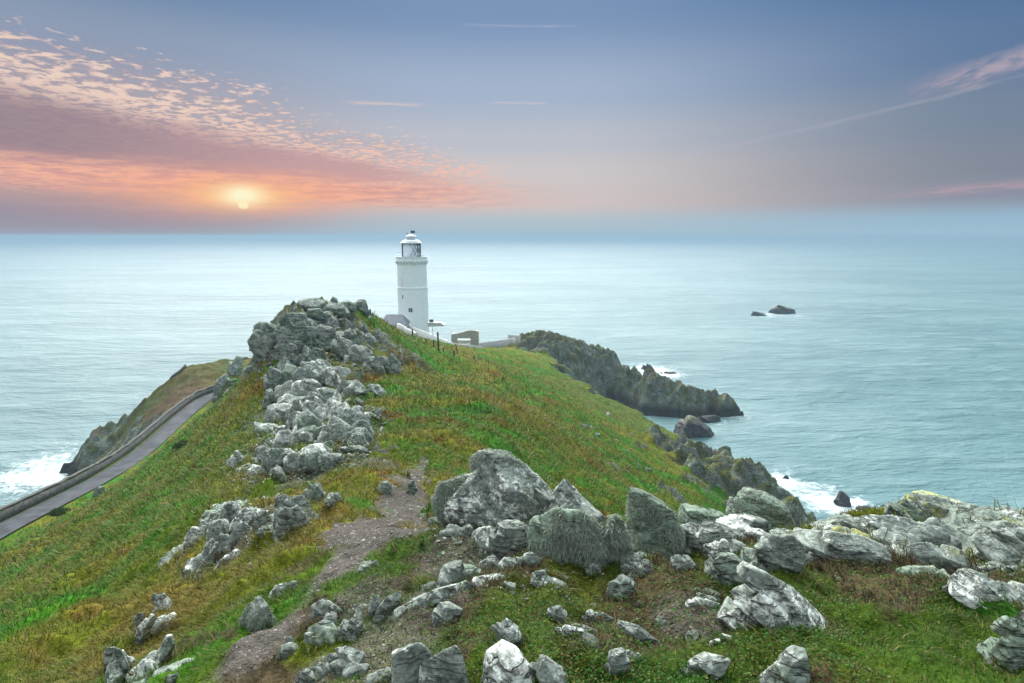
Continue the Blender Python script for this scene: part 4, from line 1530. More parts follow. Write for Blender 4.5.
def lichen_on(o, V, Fc, amount, length=0.03, seed=1):
    """beard lichen tufts growing on a rock: one part of it"""
    r = np.random.default_rng(seed)
    A, B, C = V[Fc[:, 0]], V[Fc[:, 1]], V[Fc[:, 2]]
    nr = np.cross(B - A, C - A)
    ar = np.linalg.norm(nr, axis=1)
    nr = nr / np.maximum(ar, 1e-9)[:, None]
    ce = (A + B + C) / 3
    size = float(np.ptp(V[:, 0]))
    den = np.clip(fbm3(ce * (2.6 / size) + seed, 3, seed) * 3.5 + 0.35, 0, 1) * np.clip(0.55 - nr[:, 2] * .45 + 0.4 * -nr[:, 1], 0.03, 1)
    zt = (ce[:, 2] - V[:, 2].min()) / np.ptp(V[:, 2])
    den *= sstep(zt, 0.12, 0.35)
    w = ar * den
    if w.sum() <= 0:
        return
    pick = r.choice(len(Fc), size=amount, p=w / w.sum())
    u, v = r.random(amount), r.random(amount)
    k = u + v > 1
    u[k], v[k] = 1 - u[k], 1 - v[k]
    P = A[pick] + (B - A)[pick] * u[:, None] + (C - A)[pick] * v[:, None]
    N = nr[pick]
    kk = 4
    P = np.repeat(P, kk, 0) + r.normal(size=(amount * kk, 3)) * length * .22
    N = np.repeat(N, kk, 0)
    n = len(P)
    d = N * 0.9 + r.normal(size=(n, 3)) * 0.45
    d[:, 2] -= 0.25
    d /= np.linalg.norm(d, axis=1)[:, None]
    L = length * r.uniform(.5, 1.2, n)[:, None]
    side = np.cross(d, r.normal(size=(n, 3)))
    side /= np.linalg.norm(side, axis=1)[:, None]
    W = length * 0.075 * r.uniform(.6, 1.4, n)[:, None]
    droop = np.array([0, 0, -1.0]) * L * 0.4
    P = P - N * .003
    v0, v1 = P - side * W, P + side * W
    m0, m1 = P + d * L * .55 - side * W * .8, P + d * L * .55 + side * W * .8
    tip = P + d * L + droop
    VV = np.stack([v0, v1, m1, m0, tip], 1).reshape(-1, 3)
    b = np.arange(n) * 5
    q = np.stack([b, b + 1, b + 2, b + 3], 1)
    t = np.stack([b + 3, b + 2, b + 4], 1)
    me = mesh_np('lichen', VV, q, t, smooth=False)
    base = np.array([0.27, 0.32, 0.26])
    cc = base[None] * r.uniform(.55, 1.45, n)[:, None] * (1 + r.normal(size=(n, 3)) * .05)
    add_color(me, 'tint', np.repeat(cc, 5, 0))
    lo = link('lichen', me, LICHEN_M, o)
    lo['kind'] = 'stuff'


RM = {
    'grey': rock_mat('grey_schist', 1.0, white=0.35, green=0.35),
    'white': rock_mat('white_lichened_schist', 1.0, white=0.95, green=0.2),
    'pale': rock_mat('pale_schist', 1.0, white=0.65, green=0.25),
    'green': rock_mat('green_lichened_schist', 1.0, white=0.25, green=0.9),
    'yellow': rock_mat('yellow_lichened_schist', 1.0, white=0.5, green=0.5, yellow=0.65),
    'crag': rock_mat('crag_schist', 0.28, 0.14, white=0.30, green=0.45, dark=0.05),
    'cragpale': rock_mat('crag_pale_schist', 0.42, 0.09, white=0.62, green=0.35),
    'cliff': rock_mat('cliff_rock', 0.2, 0.2, white=0.1, green=0.6, dark=0.35),
    'brown': rock_mat('brown_stone', 1.3, white=0.25, green=0.1),
}


def sea_rock_mat():
    m, n, b = new_mat('wet_sea_rock')
    g = n.node('ShaderNodeNewGeometry').outputs['Position']
    a = n.noise(g, 0.5, 6, 0.65)
    c = n.ramp(a, [(0.3, (0.018, 0.019, 0.021)), (0.7, (0.05, 0.052, 0.052))])
    zz = n.m('ADD', n.sep(g)[2], n.m('MULTIPLY', a, 3.0))
    c = n.mix(n.m('MULTIPLY', n.ss(zz, 4.6, 7.0), .85), c, (0.07, 0.075, 0.03, 1))
    n.set(b.inputs['Base Color'], c)
    b.inputs['Roughness'].default_value = 0.6
    bump(n, b, n.noise(g, 0.9, 6, .65), 0.9, 0.6)
    return m


RM['sea'] = sea_rock_mat()
N_ROCK = [0]
RIMS = []        # (x, y, half width, half depth): where turf grows up against stones


def rock(poly, label, mat='grey', base=None, depth=0.8, name='boulder', group=None, level=5, lichen=0, rough=0.06, back=0.0,
         lean=0.25, Y=None, beds=1.0, sink=0.16, llen=0.03, soft=80.0, seed=None, flat=0.0, cat="rock", tilt=(.25, .7), bed=None, n=5):
    """poly: the outline (picture points, convex, any order of turn); the block stands on the ground met by the line through base"""
    N_ROCK[0] += 1
    sd = N_ROCK[0] if seed is None else seed
    r = np.random.default_rng(1000 + sd)
    poly = np.array(poly, float)
    lo = poly[:, 1].max()
    if base is None:
        k = poly[poly[:, 1] > lo - 0.18 * np.ptp(poly[:, 1])]
        base = (k[:, 0].mean(), lo)
    if Y is None:
        p = hit(base[0], base[1])
        if p is None:
            print('no ground for', label)
            return
        Yc = p.y
        if name == 'boulder' and group == 'boulders round the viewpoint' and Yc > 5.6 and base[0] > 600:
            Yc = 5.2
            p = Vector(at(base[0], base[1], Yc))
    else:
        Yc = Y
        p = Vector(at(base[0], base[1], Y))
    p_ = p
    W = np.array([at(a, b, Yc) for a, b in poly])
    Wd = np.ptp(W[:, 0])
    Hh = np.ptp(W[:, 2])
    dep = depth * Wd
    # outline stands a third of the depth behind the front
    shift = dep * 0.30 + back
    k = (Yc + shift) / Yc
    W = np.array([at(a, b, Yc + shift) for a, b in poly])
    W[:, 2] = np.where(W[:, 2] < W[:, 2].min() + 0.25 * np.ptp(W[:, 2]), W[:, 2] - sink * Hh, W[:, 2])
    cx, cz = (W[:, 0].min() + W[:, 0].max()) / 2, (W[:, 2].min() * .55 + W[:, 2].max() * .45)
    area = 0
    # polygon centroid is a safe inner point
    xs, zs = W[:, 0], W[:, 2]
    x2, z2 = np.roll(xs, -1), np.roll(zs, -1)
    cr = xs * z2 - x2 * zs
    A = cr.sum() / 2
    cx, cz = ((xs + x2) * cr).sum() / (6 * A), ((zs + z2) * cr).sum() / (6 * A)
    C = np.array([cx, Yc + shift, cz])
    planes = []
    for i in range(len(W)):
        a, b = W[i], W[(i + 1) % len(W)]
        e = b - a
        nx, nz = e[2], -e[0]
        L = math.hypot(nx, nz)
        if L < 1e-6:
            continue
        nx, nz = nx / L, nz / L
        h = (a[0] - cx) * nx + (a[2] - cz) * nz
        if h < 0:
            nx, nz, h = -nx, -nz, -h
        for sgn in (-1, 1):
            t = r.uniform(*tilt)
            if sgn < 0 and nz > 0.3:
                t = max(t, lean + flat)
            nn = np.array([nx, sgn * t, nz])
            l = np.linalg.norm(nn)
            planes.append((nn / l, h / l))
    for sgn in (-1, 1):
        for _ in range(3):
            nn = np.array([r.normal() * .28, sgn, r.normal() * .2 + (0.25 + flat if sgn < 0 else 0.2)])
            nn /= np.linalg.norm(nn)
            planes.append((nn, dep * 0.5 * r.uniform(.58, .9)))
    half = np.array([np.ptp(W[:, 0]) / 2, dep / 2, np.ptp(W[:, 2]) / 2])
    V, Fc = rock_shape(half, [(a, b * 1.01) for a, b in planes], level, rough, sd, beds, soft, bed, n)
    me = mesh_np(name, V, None, Fc)
    o = link(name, me, RM[mat], loc=C)
    tag(o, label, cat, group)
    if Y is None and Yc < 26:
        RIMS.append((C[0], C[1], half[0], half[1]))
    if lichen:
        lichen_on(o, V, Fc, lichen, llen, sd)
    return o

# sea rocks
for px, py, w, h, lab, k in _srk:
    N = {'far': [(-.5, .1), (-.34, .62), (-.1, 1), (.12, .85), (.3, .4), (.5, .22), (.5, -.15), (-.5, -.15)],
         'near': [(-.5, .1), (-.42, .7), (-.15, 1), (.2, .9), (.42, .5), (.5, .1), (.45, -.2), (-.45, -.2)],
         'ridge': [(-.5, .2), (-.3, .62), (-.1, 1), (.08, .85), (.28, .42), (.5, .12), (.48, -.1), (-.5, -.1)],
         'far2': [(-.5, .2), (-.3, .8), (.0, 1), (.3, .8), (.5, .2), (.5, -.2), (-.5, -.2)],
         'ledge': [(-.5, .2), (-.3, .9), (.2, 1), (.42, .8), (.5, .2), (.5, -.2), (-.5, -.2)]}[k]
    p = sea_pt(px, py)
    rock([(px + a * w, py - b * h) for a, b in N], lab, 'sea', name='sea_rock', Y=float(p[1]), depth=0.5, rough=0.13, group="rocks standing in the sea", beds=1.6, cat="sea rock", sink=.5)

# pinnacle and blocks of the far promontory
rock([(717, 470), (718, 449), (722, 445), (731, 446), (733, 456), (735, 470), (726, 474)], "square pinnacle of rock on the promontory with an olive mossy top", 'cliff', Y=97, depth=.9, name='rock_pinnacle', rough=.1, beds=1.5, sink=.2)
rock([(703, 500), (706, 478), (716, 466), (732, 464), (738, 490), (735, 508)], "dark cliff buttress directly below the square pinnacle", 'cliff', Y=94, depth=.8, name='rock_buttress', rough=.12, beds=1.5, sink=.3)
rock([(733, 490), (738, 465), (752, 462), (762, 470), (768, 490), (760, 505)], "dark rounded cliff buttress right of the square pinnacle", 'cliff', Y=95, depth=.8, name='rock_buttress', rough=.12, beds=1.5, sink=.3)
rock([(668, 480), (672, 458), (684, 452), (700, 462), (704, 484), (690, 492)], "dark cliff buttress in the grass left of the square pinnacle", 'cliff', Y=92, depth=.8, name='rock_buttress', rough=.12, beds=1.5, sink=.3)
rock([(754, 500), (768, 484), (785, 488), (805, 505), (818, 522), (780, 522)], "long dark cliff spur running down to the sea at the promontory end", 'cliff', Y=88, depth=.7, name='rock_buttress', rough=.13, beds=1.5, sink=.4)
rock([(702, 512), (705, 495), (716, 490), (724, 498), (724, 512)], "smaller dark buttress at the foot of the pinnacle crags", 'cliff', Y=86, depth=.8, name='rock_buttress', rough=.12, beds=1.5, sink=.3)

# the crag on the ridge
CG = "blocks of the crag on the ridge"


def crag(poly, label, mat='crag', **kw):
    a = dict(name='crag_block', group=CG, depth=.85, rough=.09, sink=.35, tilt=(.2, .7), n=5)
    a.update(kw)
    rock(poly, label, mat, **a)


crag([(276, 345), (279, 312), (290, 301), (306, 303), (312, 322), (304, 350), (282, 354)], "largest smooth upright block of the crag, facing the path", level=6)
crag([(305, 322), (308, 309), (320, 308), (325, 314), (324, 324), (310, 328)], "square block beside the top of the largest crag block")
crag([(294, 306), (300, 299), (314, 297), (330, 301), (332, 308), (312, 311)], "long flat block along the skyline of the crag")
crag([(322, 311), (328, 301), (348, 305), (352, 313), (335, 316)], "low skyline block right of the round knob on the crag")
crag([(327, 308), (329, 299), (333, 296), (338, 299), (341, 309), (334, 312)], "round knob standing highest on the crag skyline")
crag([(353, 312), (357, 300), (364, 299), (371, 304), (373, 316), (362, 318)], "rounded block at the right end of the crag skyline", depth=1)
crag([(339, 308), (342, 302), (350, 301), (356, 306), (355, 313), (344, 314)], "small skyline block between the round knob and the right end of the crag")
crag([(247, 342), (256, 328), (268, 321), (278, 330), (277, 352), (262, 360)], "blocky grey shoulder of the crag left of the largest block", level=6)
crag([(252, 332), (266, 318), (280, 312), (283, 326), (270, 334)], "sloping block on the left skyline of the crag")
crag([(274, 345), (284, 337), (298, 345), (303, 362), (295, 374), (277, 374)], "lower left block under the largest block of the crag")
crag([(299, 338), (304, 324), (314, 322), (318, 338), (313, 352), (303, 352)], "narrow dark block right of the largest block of the crag")
crag([(312, 330), (320, 324), (334, 328), (340, 342), (328, 348), (315, 344)], "tilted slab in the middle of the crag's right flank")
crag([(326, 342), (336, 334), (352, 341), (362, 354), (350, 358), (332, 352)], "slanting slab low on the right flank of the crag")
crag([(346, 352), (356, 346), (372, 356), (377, 366), (364, 366)], "outermost slanting slab of the crag's right flank")
crag([(374, 358), (380, 350), (392, 353), (402, 364), (402, 373), (388, 374), (378, 368)], "isolated dark outcrop on the grass right of the crag", depth=.6)
crag([(301, 352), (312, 346), (326, 350), (332, 362), (318, 368), (304, 364)], "grey block at the centre foot of the crag")
crag([(288, 372), (296, 360), (312, 362), (328, 374), (330, 384), (296, 386)], "pale broad slab at the foot of the crag above the rubble", 'cragpale')
crag([(318, 372), (328, 366), (342, 378), (346, 388), (328, 388)], "pale slab right of the broad slab at the crag foot", 'cragpale')
crag([(336, 384), (344, 378), (356, 388), (357, 396), (342, 396)], "pale slab farthest right in the rubble below the crag", 'cragpale')
crag([(262, 372), (270, 366), (284, 372), (287, 384), (276, 388), (264, 384)], "squat block set apart at the left foot of the crag")
crag([(261, 402), (263, 387), (269, 383), (274, 392), (275, 404), (267, 407)], "upright pale block on the left edge of the rubble strip", 'cragpale')
crag([(242, 372), (246, 365), (254, 365), (257, 372), (249, 375)], "small grey boulder alone in the grass left of the crag", 'cragpale')
crag([(227, 368), (231, 353), (238, 350), (243, 360), (241, 372), (232, 376)], "tall grey rock at the left end of the ridge above the road", 'cragpale')
crag([(210, 396), (216, 380), (226, 372), (231, 380), (224, 394), (214, 402)], "pale rock beside the bend where the road passes behind the ridge", 'cragpale')

# rubble strip under the crag
RG = "larger rocks of the rubble strip below the crag"


def rub(poly, label, mat='pale', **kw):
    a = dict(name='boulder', group=RG, depth=.9, rough=.09, sink=.3, n=4, bed=(.55, -.4, .73))
    a.update(kw)
    rock(poly, label, mat, **a)


rub([(296, 438), (298, 416), (304, 408), (314, 410), (323, 424), (320, 440), (306, 442)], "shaggy grey-green pillar rock in the middle of the rubble strip", 'green', lichen=1500, llen=.07)
rub([(310, 442), (316, 427), (326, 424), (331, 432), (329, 443)], "rounded shaggy rock just right of the pillar rock", 'green', lichen=900, llen=.06)
rub([(271, 446), (274, 431), (280, 427), (288, 436), (287, 447)], "dark green conical rock left of the pillar rock", 'green')
rub([(341, 447), (343, 437), (349, 430), (357, 439), (356, 447)], "pointed grey rock at the left edge of the path")
rub([(327, 438), (331, 424), (341, 422), (350, 431), (348, 440)], "dark jagged rock between the pillar rock and the path", 'grey')
rub([(286, 424), (292, 412), (301, 414), (303, 426), (294, 430)], "pale rock tucked behind the left side of the pillar rock")
rub([(278, 410), (286, 399), (296, 402), (298, 412), (286, 416)], "pale broken rock higher in the rubble above the pillar rock", 'cragpale')
rub([(300, 402), (308, 391), (320, 394), (324, 406), (312, 410)], "knobbly pale rock under the crag's broad slab", 'cragpale')
rub([(322, 408), (328, 397), (342, 400), (346, 412), (332, 416)], "grey slab sloping toward the upper path", 'cragpale')
rub([(332, 420), (340, 411), (352, 416), (356, 424), (344, 428)], "low grey rock at the right edge of the rubble strip", 'grey')
rub([(252, 462), (256, 448), (266, 444), (276, 454), (274, 464)], "pale flaky rock low on the left of the rubble strip")
rub([(226, 468), (232, 452), (240, 448), (243, 462), (236, 470)], "thin upright pale rock at the rubble's lower left tip", 'white')
rub([(242, 476), (250, 464), (262, 466), (264, 478)], "white-crusted rock beside the thin upright one", 'white')
rub([(359, 386), (366, 381), (380, 385), (391, 393), (386, 396), (368, 391)], "long pale slab lying in the grass right of the upper path", 'white', depth=.4)
rub([(349, 392), (356, 388), (366, 389), (368, 394), (356, 396)], "small dark slab beside the long pale one above the path", 'grey')
rub([(352, 402), (357, 397), (364, 402), (362, 407)], "small pale wedge in the grass where the path meets the rubble")
rub([(266, 478), (272, 464), (284, 468), (288, 480)], "broken grey rock below the dark conical one", 'grey')
rub([(298, 466), (304, 452), (318, 452), (322, 466), (308, 470)], "grey-green hump at the lower end of the rubble strip", 'green', lichen=700, llen=.05)
rub([(324, 462), (330, 452), (342, 454), (344, 464)], "pale lump at the lower end of the rubble near the path")

# left slope outcrops
LG = "outcrops on the left slope"


def slope(poly, label, mat='white', **kw):
    a = dict(name='outcrop', group=LG, depth=.6, rough=.10, tilt=(.2, .6), bed=(.72, -.40, .56), n=6)
    a.update(kw)
    rock(poly, label, mat, **a)


slope([(178, 552), (186, 534), (200, 516), (208, 511), (212, 526), (202, 545), (188, 556)], "tall jagged white outcrop highest on the left slope")
slope([(204, 540), (212, 522), (228, 514), (236, 524), (226, 540), (210, 548)], "pale broken outcrop adjoining the tall jagged one on its right", 'pale')
slope([(228, 524), (238, 510), (252, 506), (256, 516), (244, 528)], "white ledge at the upper right end of the left slope outcrops")
slope([(272, 534), (274, 510), (286, 499), (304, 504), (314, 519), (300, 532), (282, 538)], "big rounded pale rock at the left rim of the grass shelf", 'pale', depth=.7)
slope([(208, 572), (222, 557), (240, 546), (246, 552), (236, 566), (214, 576)], "long white outcrop below the jagged ones")
slope([(192, 580), (197, 569), (203, 567), (204, 576), (196, 583)], "slim white fin of rock left of the long white outcrop")
slope([(205, 565), (207, 553), (213, 551), (215, 561), (210, 567)], "small grey stub of rock just under the tall jagged outcrop", 'grey')
slope([(183, 580), (186, 568), (191, 566), (191, 578)], "tiny dark fin of rock at the left of the slim white fin", 'grey')
slope([(238, 628), (243, 606), (256, 596), (274, 598), (278, 614), (268, 626), (248, 632)], "ribbed grey boulder above the earth patch", 'brown', depth=.8, lichen=900, llen=.02)
slope([(264, 598), (276, 584), (296, 580), (302, 592), (284, 600)], "low pale stones behind the ribbed grey boulder", 'pale')
slope([(106, 672), (112, 648), (124, 641), (134, 650), (128, 672), (112, 690)], "white-streaked outcrop nearest the bottom left corner")
slope([(130, 646), (138, 626), (152, 610), (158, 614), (150, 632), (138, 648)], "narrow white rib running uphill from the bottom left outcrop")
slope([(152, 664), (160, 640), (174, 620), (182, 622), (176, 645), (160, 668)], "second white rib, right of the narrow one")
slope([(164, 686), (168, 668), (176, 664), (178, 676), (172, 688)], "small pale rock below the second white rib", 'pale')
slope([(253, 540), (258, 527), (264, 525), (263, 538)], "small pale upright stone between outcrops and grass shelf", 'pale')
slope([(92, 494), (96, 486), (104, 485), (107, 492), (100, 496)], "grey boulder in the grass beside the road", 'cragpale', group=None, name='boulder')
slope([(282, 648), (286, 633), (294, 631), (297, 643), (290, 650)], "brownish stone at the right end of the earth patch", 'brown')

# boulders round the viewpoint
NG = "boulders round the viewpoint"


def near(poly, label, mat='grey', **kw):
    a = dict(group=NG, level=6, rough=.075, sink=.25, tilt=(.12, .5), n=6)
    a.update(kw)
    rock(poly, label, mat, **a)


near([(432, 492), (438, 464), (456, 452), (488, 449), (522, 459), (604, 514), (545, 523), (470, 517), (440, 510)], "largest boulder, shaggy with grey-green lichen, right of the path", 'pale', lichen=12000, depth=.7, n=4, rough=.12, tilt=(.2, .7), bed=(.46, -.50, .73), seed=911, llen=.026)
near([(528, 486), (540, 470), (556, 471), (614, 513), (600, 524), (540, 524)], "smooth sloping boulder leaning on the right side of the largest boulder", 'pale', back=.35, depth=.6)
near([(438, 510), (444, 492), (458, 485), (474, 490), (481, 504), (476, 514), (452, 516)], "pale crumbly rock at the front left foot of the largest boulder", 'pale')
near([(526, 548), (530, 522), (548, 510), (580, 507), (604, 509), (612, 530), (606, 560), (560, 566), (536, 558)], "shaggy dome-shaped boulder in front of the largest one", 'green', lichen=13000, depth=.75, n=2, llen=.026)
near([(598, 552), (602, 518), (614, 513), (630, 522), (632, 556), (616, 564)], "shaggy grey block joined to the right of the dome-shaped boulder", 'green', lichen=3500, depth=.8)
near([(484, 546), (488, 528), (504, 520), (524, 524), (534, 536), (530, 548), (506, 552)], "rough pale rock left of the dome-shaped boulder", 'pale')
near([(626, 548), (628, 488), (640, 489), (664, 500), (688, 516), (676, 540), (648, 552)], "sharp wedge-shaped boulder with its point at upper left", 'green', depth=.7, rough=.05, n=2, lichen=1800, llen=.02)
near([(650, 552), (655, 530), (672, 521), (702, 519), (728, 520), (730, 538), (700, 550), (668, 556)], "broad slab right of the wedge-shaped boulder", 'pale', depth=.7)
near([(678, 522), (684, 508), (702, 506), (722, 512), (730, 522), (704, 528)], "low mossy rock behind the broad slab", 'green', back=.3)
near([(726, 514), (732, 498), (748, 490), (764, 491), (784, 502), (796, 518), (760, 524), (736, 522)], "rounded rock on the rim of the ledge below the far pinnacle", 'green', back=.3, lichen=1500, llen=.02)
near([(696, 538), (708, 524), (738, 518), (768, 520), (770, 534), (734, 542)], "flat white-topped slab in front of the rim rock", 'white', depth=.7)
near([(742, 566), (746, 542), (764, 532), (792, 534), (806, 548), (802, 568), (772, 574)], "grey humped boulder left of the long slabs", 'grey', depth=.8)
near([(784, 566), (790, 538), (820, 530), (862, 536), (892, 548), (890, 562), (846, 570), (808, 572)], "broad mottled slab with round white lichen spots", 'pale', depth=.6, flat=.3)
near([(816, 542), (824, 524), (862, 514), (908, 518), (950, 530), (976, 544), (940, 552), (860, 548)], "long grey slab slanting along the ledge rim", 'pale', depth=.5, flat=.3, back=.2)
near([(886, 520), (894, 502), (908, 494), (934, 493), (968, 503), (1040, 520), (1040, 540), (960, 538)], "yellow-green lichened outcrop on the right skyline", 'yellow', depth=.5, back=.4)
near([(964, 550), (972, 538), (990, 529), (1040, 530), (1040, 556), (990, 558)], "pale slab at the right edge under the skyline outcrop", 'pale', depth=.6, flat=.3)
near([(896, 558), (904, 544), (924, 540), (962, 550), (974, 562), (940, 568), (908, 566)], "low slab crusted with yellow-green lichen among the long slabs", 'yellow', depth=.6, flat=.35)
near([(894, 572), (904, 562), (926, 560), (970, 570), (1040, 590), (1040, 614), (990, 604), (930, 588)], "bright streaked slab reaching the right edge above the grass", 'white', depth=.45, flat=.4)
near([(962, 574), (978, 564), (1040, 570), (1040, 592), (1000, 590)], "darker slab lying behind the bright streaked one", 'grey', depth=.6, flat=.3, back=.15)
near([(984, 660), (992, 640), (1012, 616), (1040, 596), (1050, 640), (1040, 672), (1000, 670)], "mossy boulder cut off by the lower right edge", 'green', depth=.9)
near([(712, 612), (722, 592), (744, 567), (762, 570), (800, 592), (844, 622), (836, 632), (780, 626), (730, 620)], "big angular rock with a steep dark left face and white sloping top", 'white', depth=.7, rough=.05, flat=.2)
near([(704, 574), (708, 558), (718, 550), (734, 554), (754, 568), (742, 576), (718, 582)], "angular grey rock with white edges behind the big angular one", 'grey', depth=.8)
near([(754, 700), (766, 676), (784, 656), (802, 649), (814, 653), (810, 670), (796, 700)], "pinkish-grey slab at the bottom edge right of centre", 'pale', depth=.9)
near([(388, 692), (391, 648), (399, 621), (415, 614), (432, 629), (439, 650), (424, 692)], "tall split boulder leaning at the bottom edge, leftmost of the cluster", 'pale', depth=.8, rough=.05, n=2, bed=(.8, -.5, .3))
near([(416, 695), (421, 656), (444, 636), (470, 642), (480, 695)], "stout flat-faced boulder in the middle of the bottom edge cluster", 'pale', depth=.8, rough=.05, n=2, bed=(.6, -.5, .6))
near([(477, 695), (483, 655), (498, 645), (528, 661), (556, 695)], "white-ridged boulder on the right of the bottom edge cluster", 'white', depth=.8, rough=.05)
near([(526, 672), (532, 656), (546, 658), (566, 672), (580, 690), (546, 690)], "small white-topped rock at the right end of the bottom edge cluster", 'white', depth=.8)
near([(484, 630), (490, 619), (506, 617), (520, 628), (528, 648), (516, 650), (498, 638)], "hooked white slab in the turf above the bottom edge cluster", 'white', depth=.7)
near([(388, 614), (396, 602), (430, 592), (462, 576), (492, 568), (494, 574), (462, 590), (424, 606)], "long white sliver of rock pointing up toward the largest boulder", 'white', depth=.25, flat=.3)
near([(430, 616), (436, 604), (448, 602), (464, 612), (458, 622), (438, 624)], "pale blunt stone below the white sliver", 'pale')
near([(368, 622), (376, 608), (388, 596), (402, 590), (400, 604), (384, 618)], "slanting grey stone left of the blunt stone", 'grey', depth=.5)
near([(432, 588), (440, 570), (462, 562), (470, 576), (458, 590)], "brown-grey rock beside the lower path", 'brown')
near([(456, 536), (460, 528), (470, 524), (476, 532), (470, 538)], "small upright stone in the turf right of the path", 'grey')
near([(602, 590), (610, 578), (624, 575), (636, 583), (630, 596), (614, 599)], "flat-topped stone in the turf below the wedge-shaped boulder", 'pale')
near([(614, 628), (622, 622), (640, 626), (668, 642), (660, 646), (634, 638)], "long narrow white stone lying in the central turf", 'white', depth=.35)
near([(602, 664), (608, 652), (622, 648), (633, 656), (630, 670), (610, 674)], "squat pale stone low in the central turf", 'pale')
near([(676, 670), (688, 661), (712, 656), (732, 658), (726, 666), (694, 676)], "flat brown stone half buried near the bottom edge", 'brown', depth=.5)
near([(552, 630), (566, 625), (588, 630), (588, 637), (564, 636)], "thin white flake in the turf below the shaggy dome", 'white', depth=.4)
near([(544, 620), (548, 608), (560, 605), (568, 614), (562, 624)], "rough brown stone left of the thin white flake", 'brown')
near([(580, 620), (584, 612), (594, 612), (598, 620), (590, 624)], "little grey stone right of the thin white flake", 'grey')
near([(616, 568), (626, 562), (650, 565), (654, 571), (632, 572)], "thin pale stone tucked under the shaggy grey block", 'pale', depth=.4)
near([(668, 566), (674, 556), (688, 555), (696, 563), (688, 570)], "knobbly grey stone beneath the broad slab", 'grey')
near([(496, 566), (504, 558), (524, 558), (530, 566), (512, 570)], "flat grey stone on the bare ground left of the shaggy dome", 'pale', depth=.6)
near([(528, 582), (534, 570), (546, 570), (550, 580), (540, 586)], "dark stub of stone in the turf under the shaggy dome", 'grey')
near([(498, 590), (504, 582), (516, 584), (516, 592)], "small grey pebble-shaped rock in the central grass", 'grey')
near([(336, 634), (340, 622), (352, 618), (366, 626), (364, 636), (346, 640)], "rounded brown stone, upper one of the lower left stones", 'brown')
near([(326, 668), (330, 652), (346, 646), (364, 654), (366, 668), (344, 674)], "broad brown stone low on the left of the bottom cluster", 'brown')
near([(292, 690), (296, 674), (306, 668), (316, 676), (316, 692)], "brown stone on the bottom edge left of the broad one", 'brown')
near([(366, 612), (370, 598), (378, 594), (382, 606), (376, 616)], "upright brown stone by the lower end of the path", 'brown')
near([(314, 616), (318, 602), (326, 597), (330, 608), (324, 618)], "slim brown stone at the path's lower left edge", 'brown')
near([(356, 570), (362, 562), (376, 560), (380, 568), (368, 574)], "grey stone lying on the path's left edge", 'brown')
near([(302, 494), (306, 484), (318, 482), (328, 490), (322, 500), (308, 502)], "pale spiky rock on the grass shelf left of the path", 'pale', lichen=500, llen=.025)
near([(324, 502), (328, 494), (338, 493), (342, 500), (334, 505)], "small pale rock beside the spiky one on the grass shelf", 'pale')
near([(374, 492), (378, 482), (388, 480), (394, 488), (388, 494)], "grey stone at the left side of the path by the grass shelf", 'grey')
near([(404, 492), (408, 481), (414, 480), (418, 490), (412, 494)], "upright grey stone standing in the path", 'grey')

def in_poly(pts):
    pts = np.array(pts, float)
    lo, hi = pts.min(0), pts.max(0)

    def f():
        while True:
            x, y = random.uniform(lo[0], hi[0]), random.uniform(lo[1], hi[1])
            if inside_poly(np.array([x]), np.array([y]), pts)[0]:
                return x, y
    return f



# outcrops nothing tells apart: the spine under the crag, the ledges in the near turf


def auto(area, cnt, wr, hr, mats, label, name, group, **kw):
    r = random.Random(len(label))
    for _ in range(cnt):
        px, py = area()
        w, h = r.uniform(*wr), r.uniform(*hr)
        sl = r.uniform(-.1, .35)
        pts = [(-.5, .1), (-.42, .45 + sl * .4 + r.uniform(-.1, .2)), (-.15, .8 + sl * .4 + r.uniform(-.1, .15)), (.15, .85 - sl * .3), (.38, .5 - sl * .4 + r.uniform(-.1, .15)), (.5, .08), (.3, -.08), (-.3, -.08)]
        a = dict(name=name, group=group, level=5, depth=r.uniform(.6, 1.1), sink=.5, n=5, rough=.09, tilt=(.2, .6), bed=(r.uniform(.35, .6), -.4, .75))
        a.update(kw)
        rock([(px + u * w, py - v * h) for u, v in pts], label, r.choice(mats), **a)


SPINE = "jagged grey outcrop in the rocky spine running down from the crag"
auto(in_poly([(282, 372), (330, 372), (366, 410), (366, 445), (330, 470), (282, 474), (250, 470), (272, 430), (290, 405)]), 46, (22, 46), (12, 24), ['cragpale', 'pale', 'white', 'green', 'pale', 'white'], SPINE, 'outcrop', "outcrops of the spine below the crag")
auto(in_poly([(262, 340), (300, 318), (340, 318), (380, 352), (385, 375), (340, 366), (290, 372)]), 16, (24, 44), (12, 22), ['crag', 'crag', 'cragpale'],
     "dark jagged block wedged between the larger blocks of the crag", 'crag_block', "lesser blocks of the crag")
auto(in_poly([(196, 545), (222, 508), (262, 500), (305, 508), (300, 530), (250, 548), (215, 570)]), 14, (16, 34), (12, 24), ['white', 'pale', 'pale'],
     "lichened rib of rock among the outcrops high on the left slope", 'outcrop', "ribs of the left slope outcrops", bed=(.72, -.40, .56))
auto(in_poly([(440, 520), (520, 545), (640, 560), (700, 560), (600, 590), (470, 600), (420, 590)]), 16, (20, 52), (7, 16), ['pale', 'grey', 'white'],
     "low flat ledge breaking the bare ground below the shaggy boulders", 'rock_ledge', "low ledges below the shaggy boulders", level=5)
auto(in_poly([(300, 620), (400, 600), (400, 683), (280, 683)]), 14, (20, 48), (9, 22), ['brown', 'pale', 'brown'],
     "brownish ledge in the stony ground left of the bottom edge cluster", 'rock_ledge', "brownish ledges at the lower left")
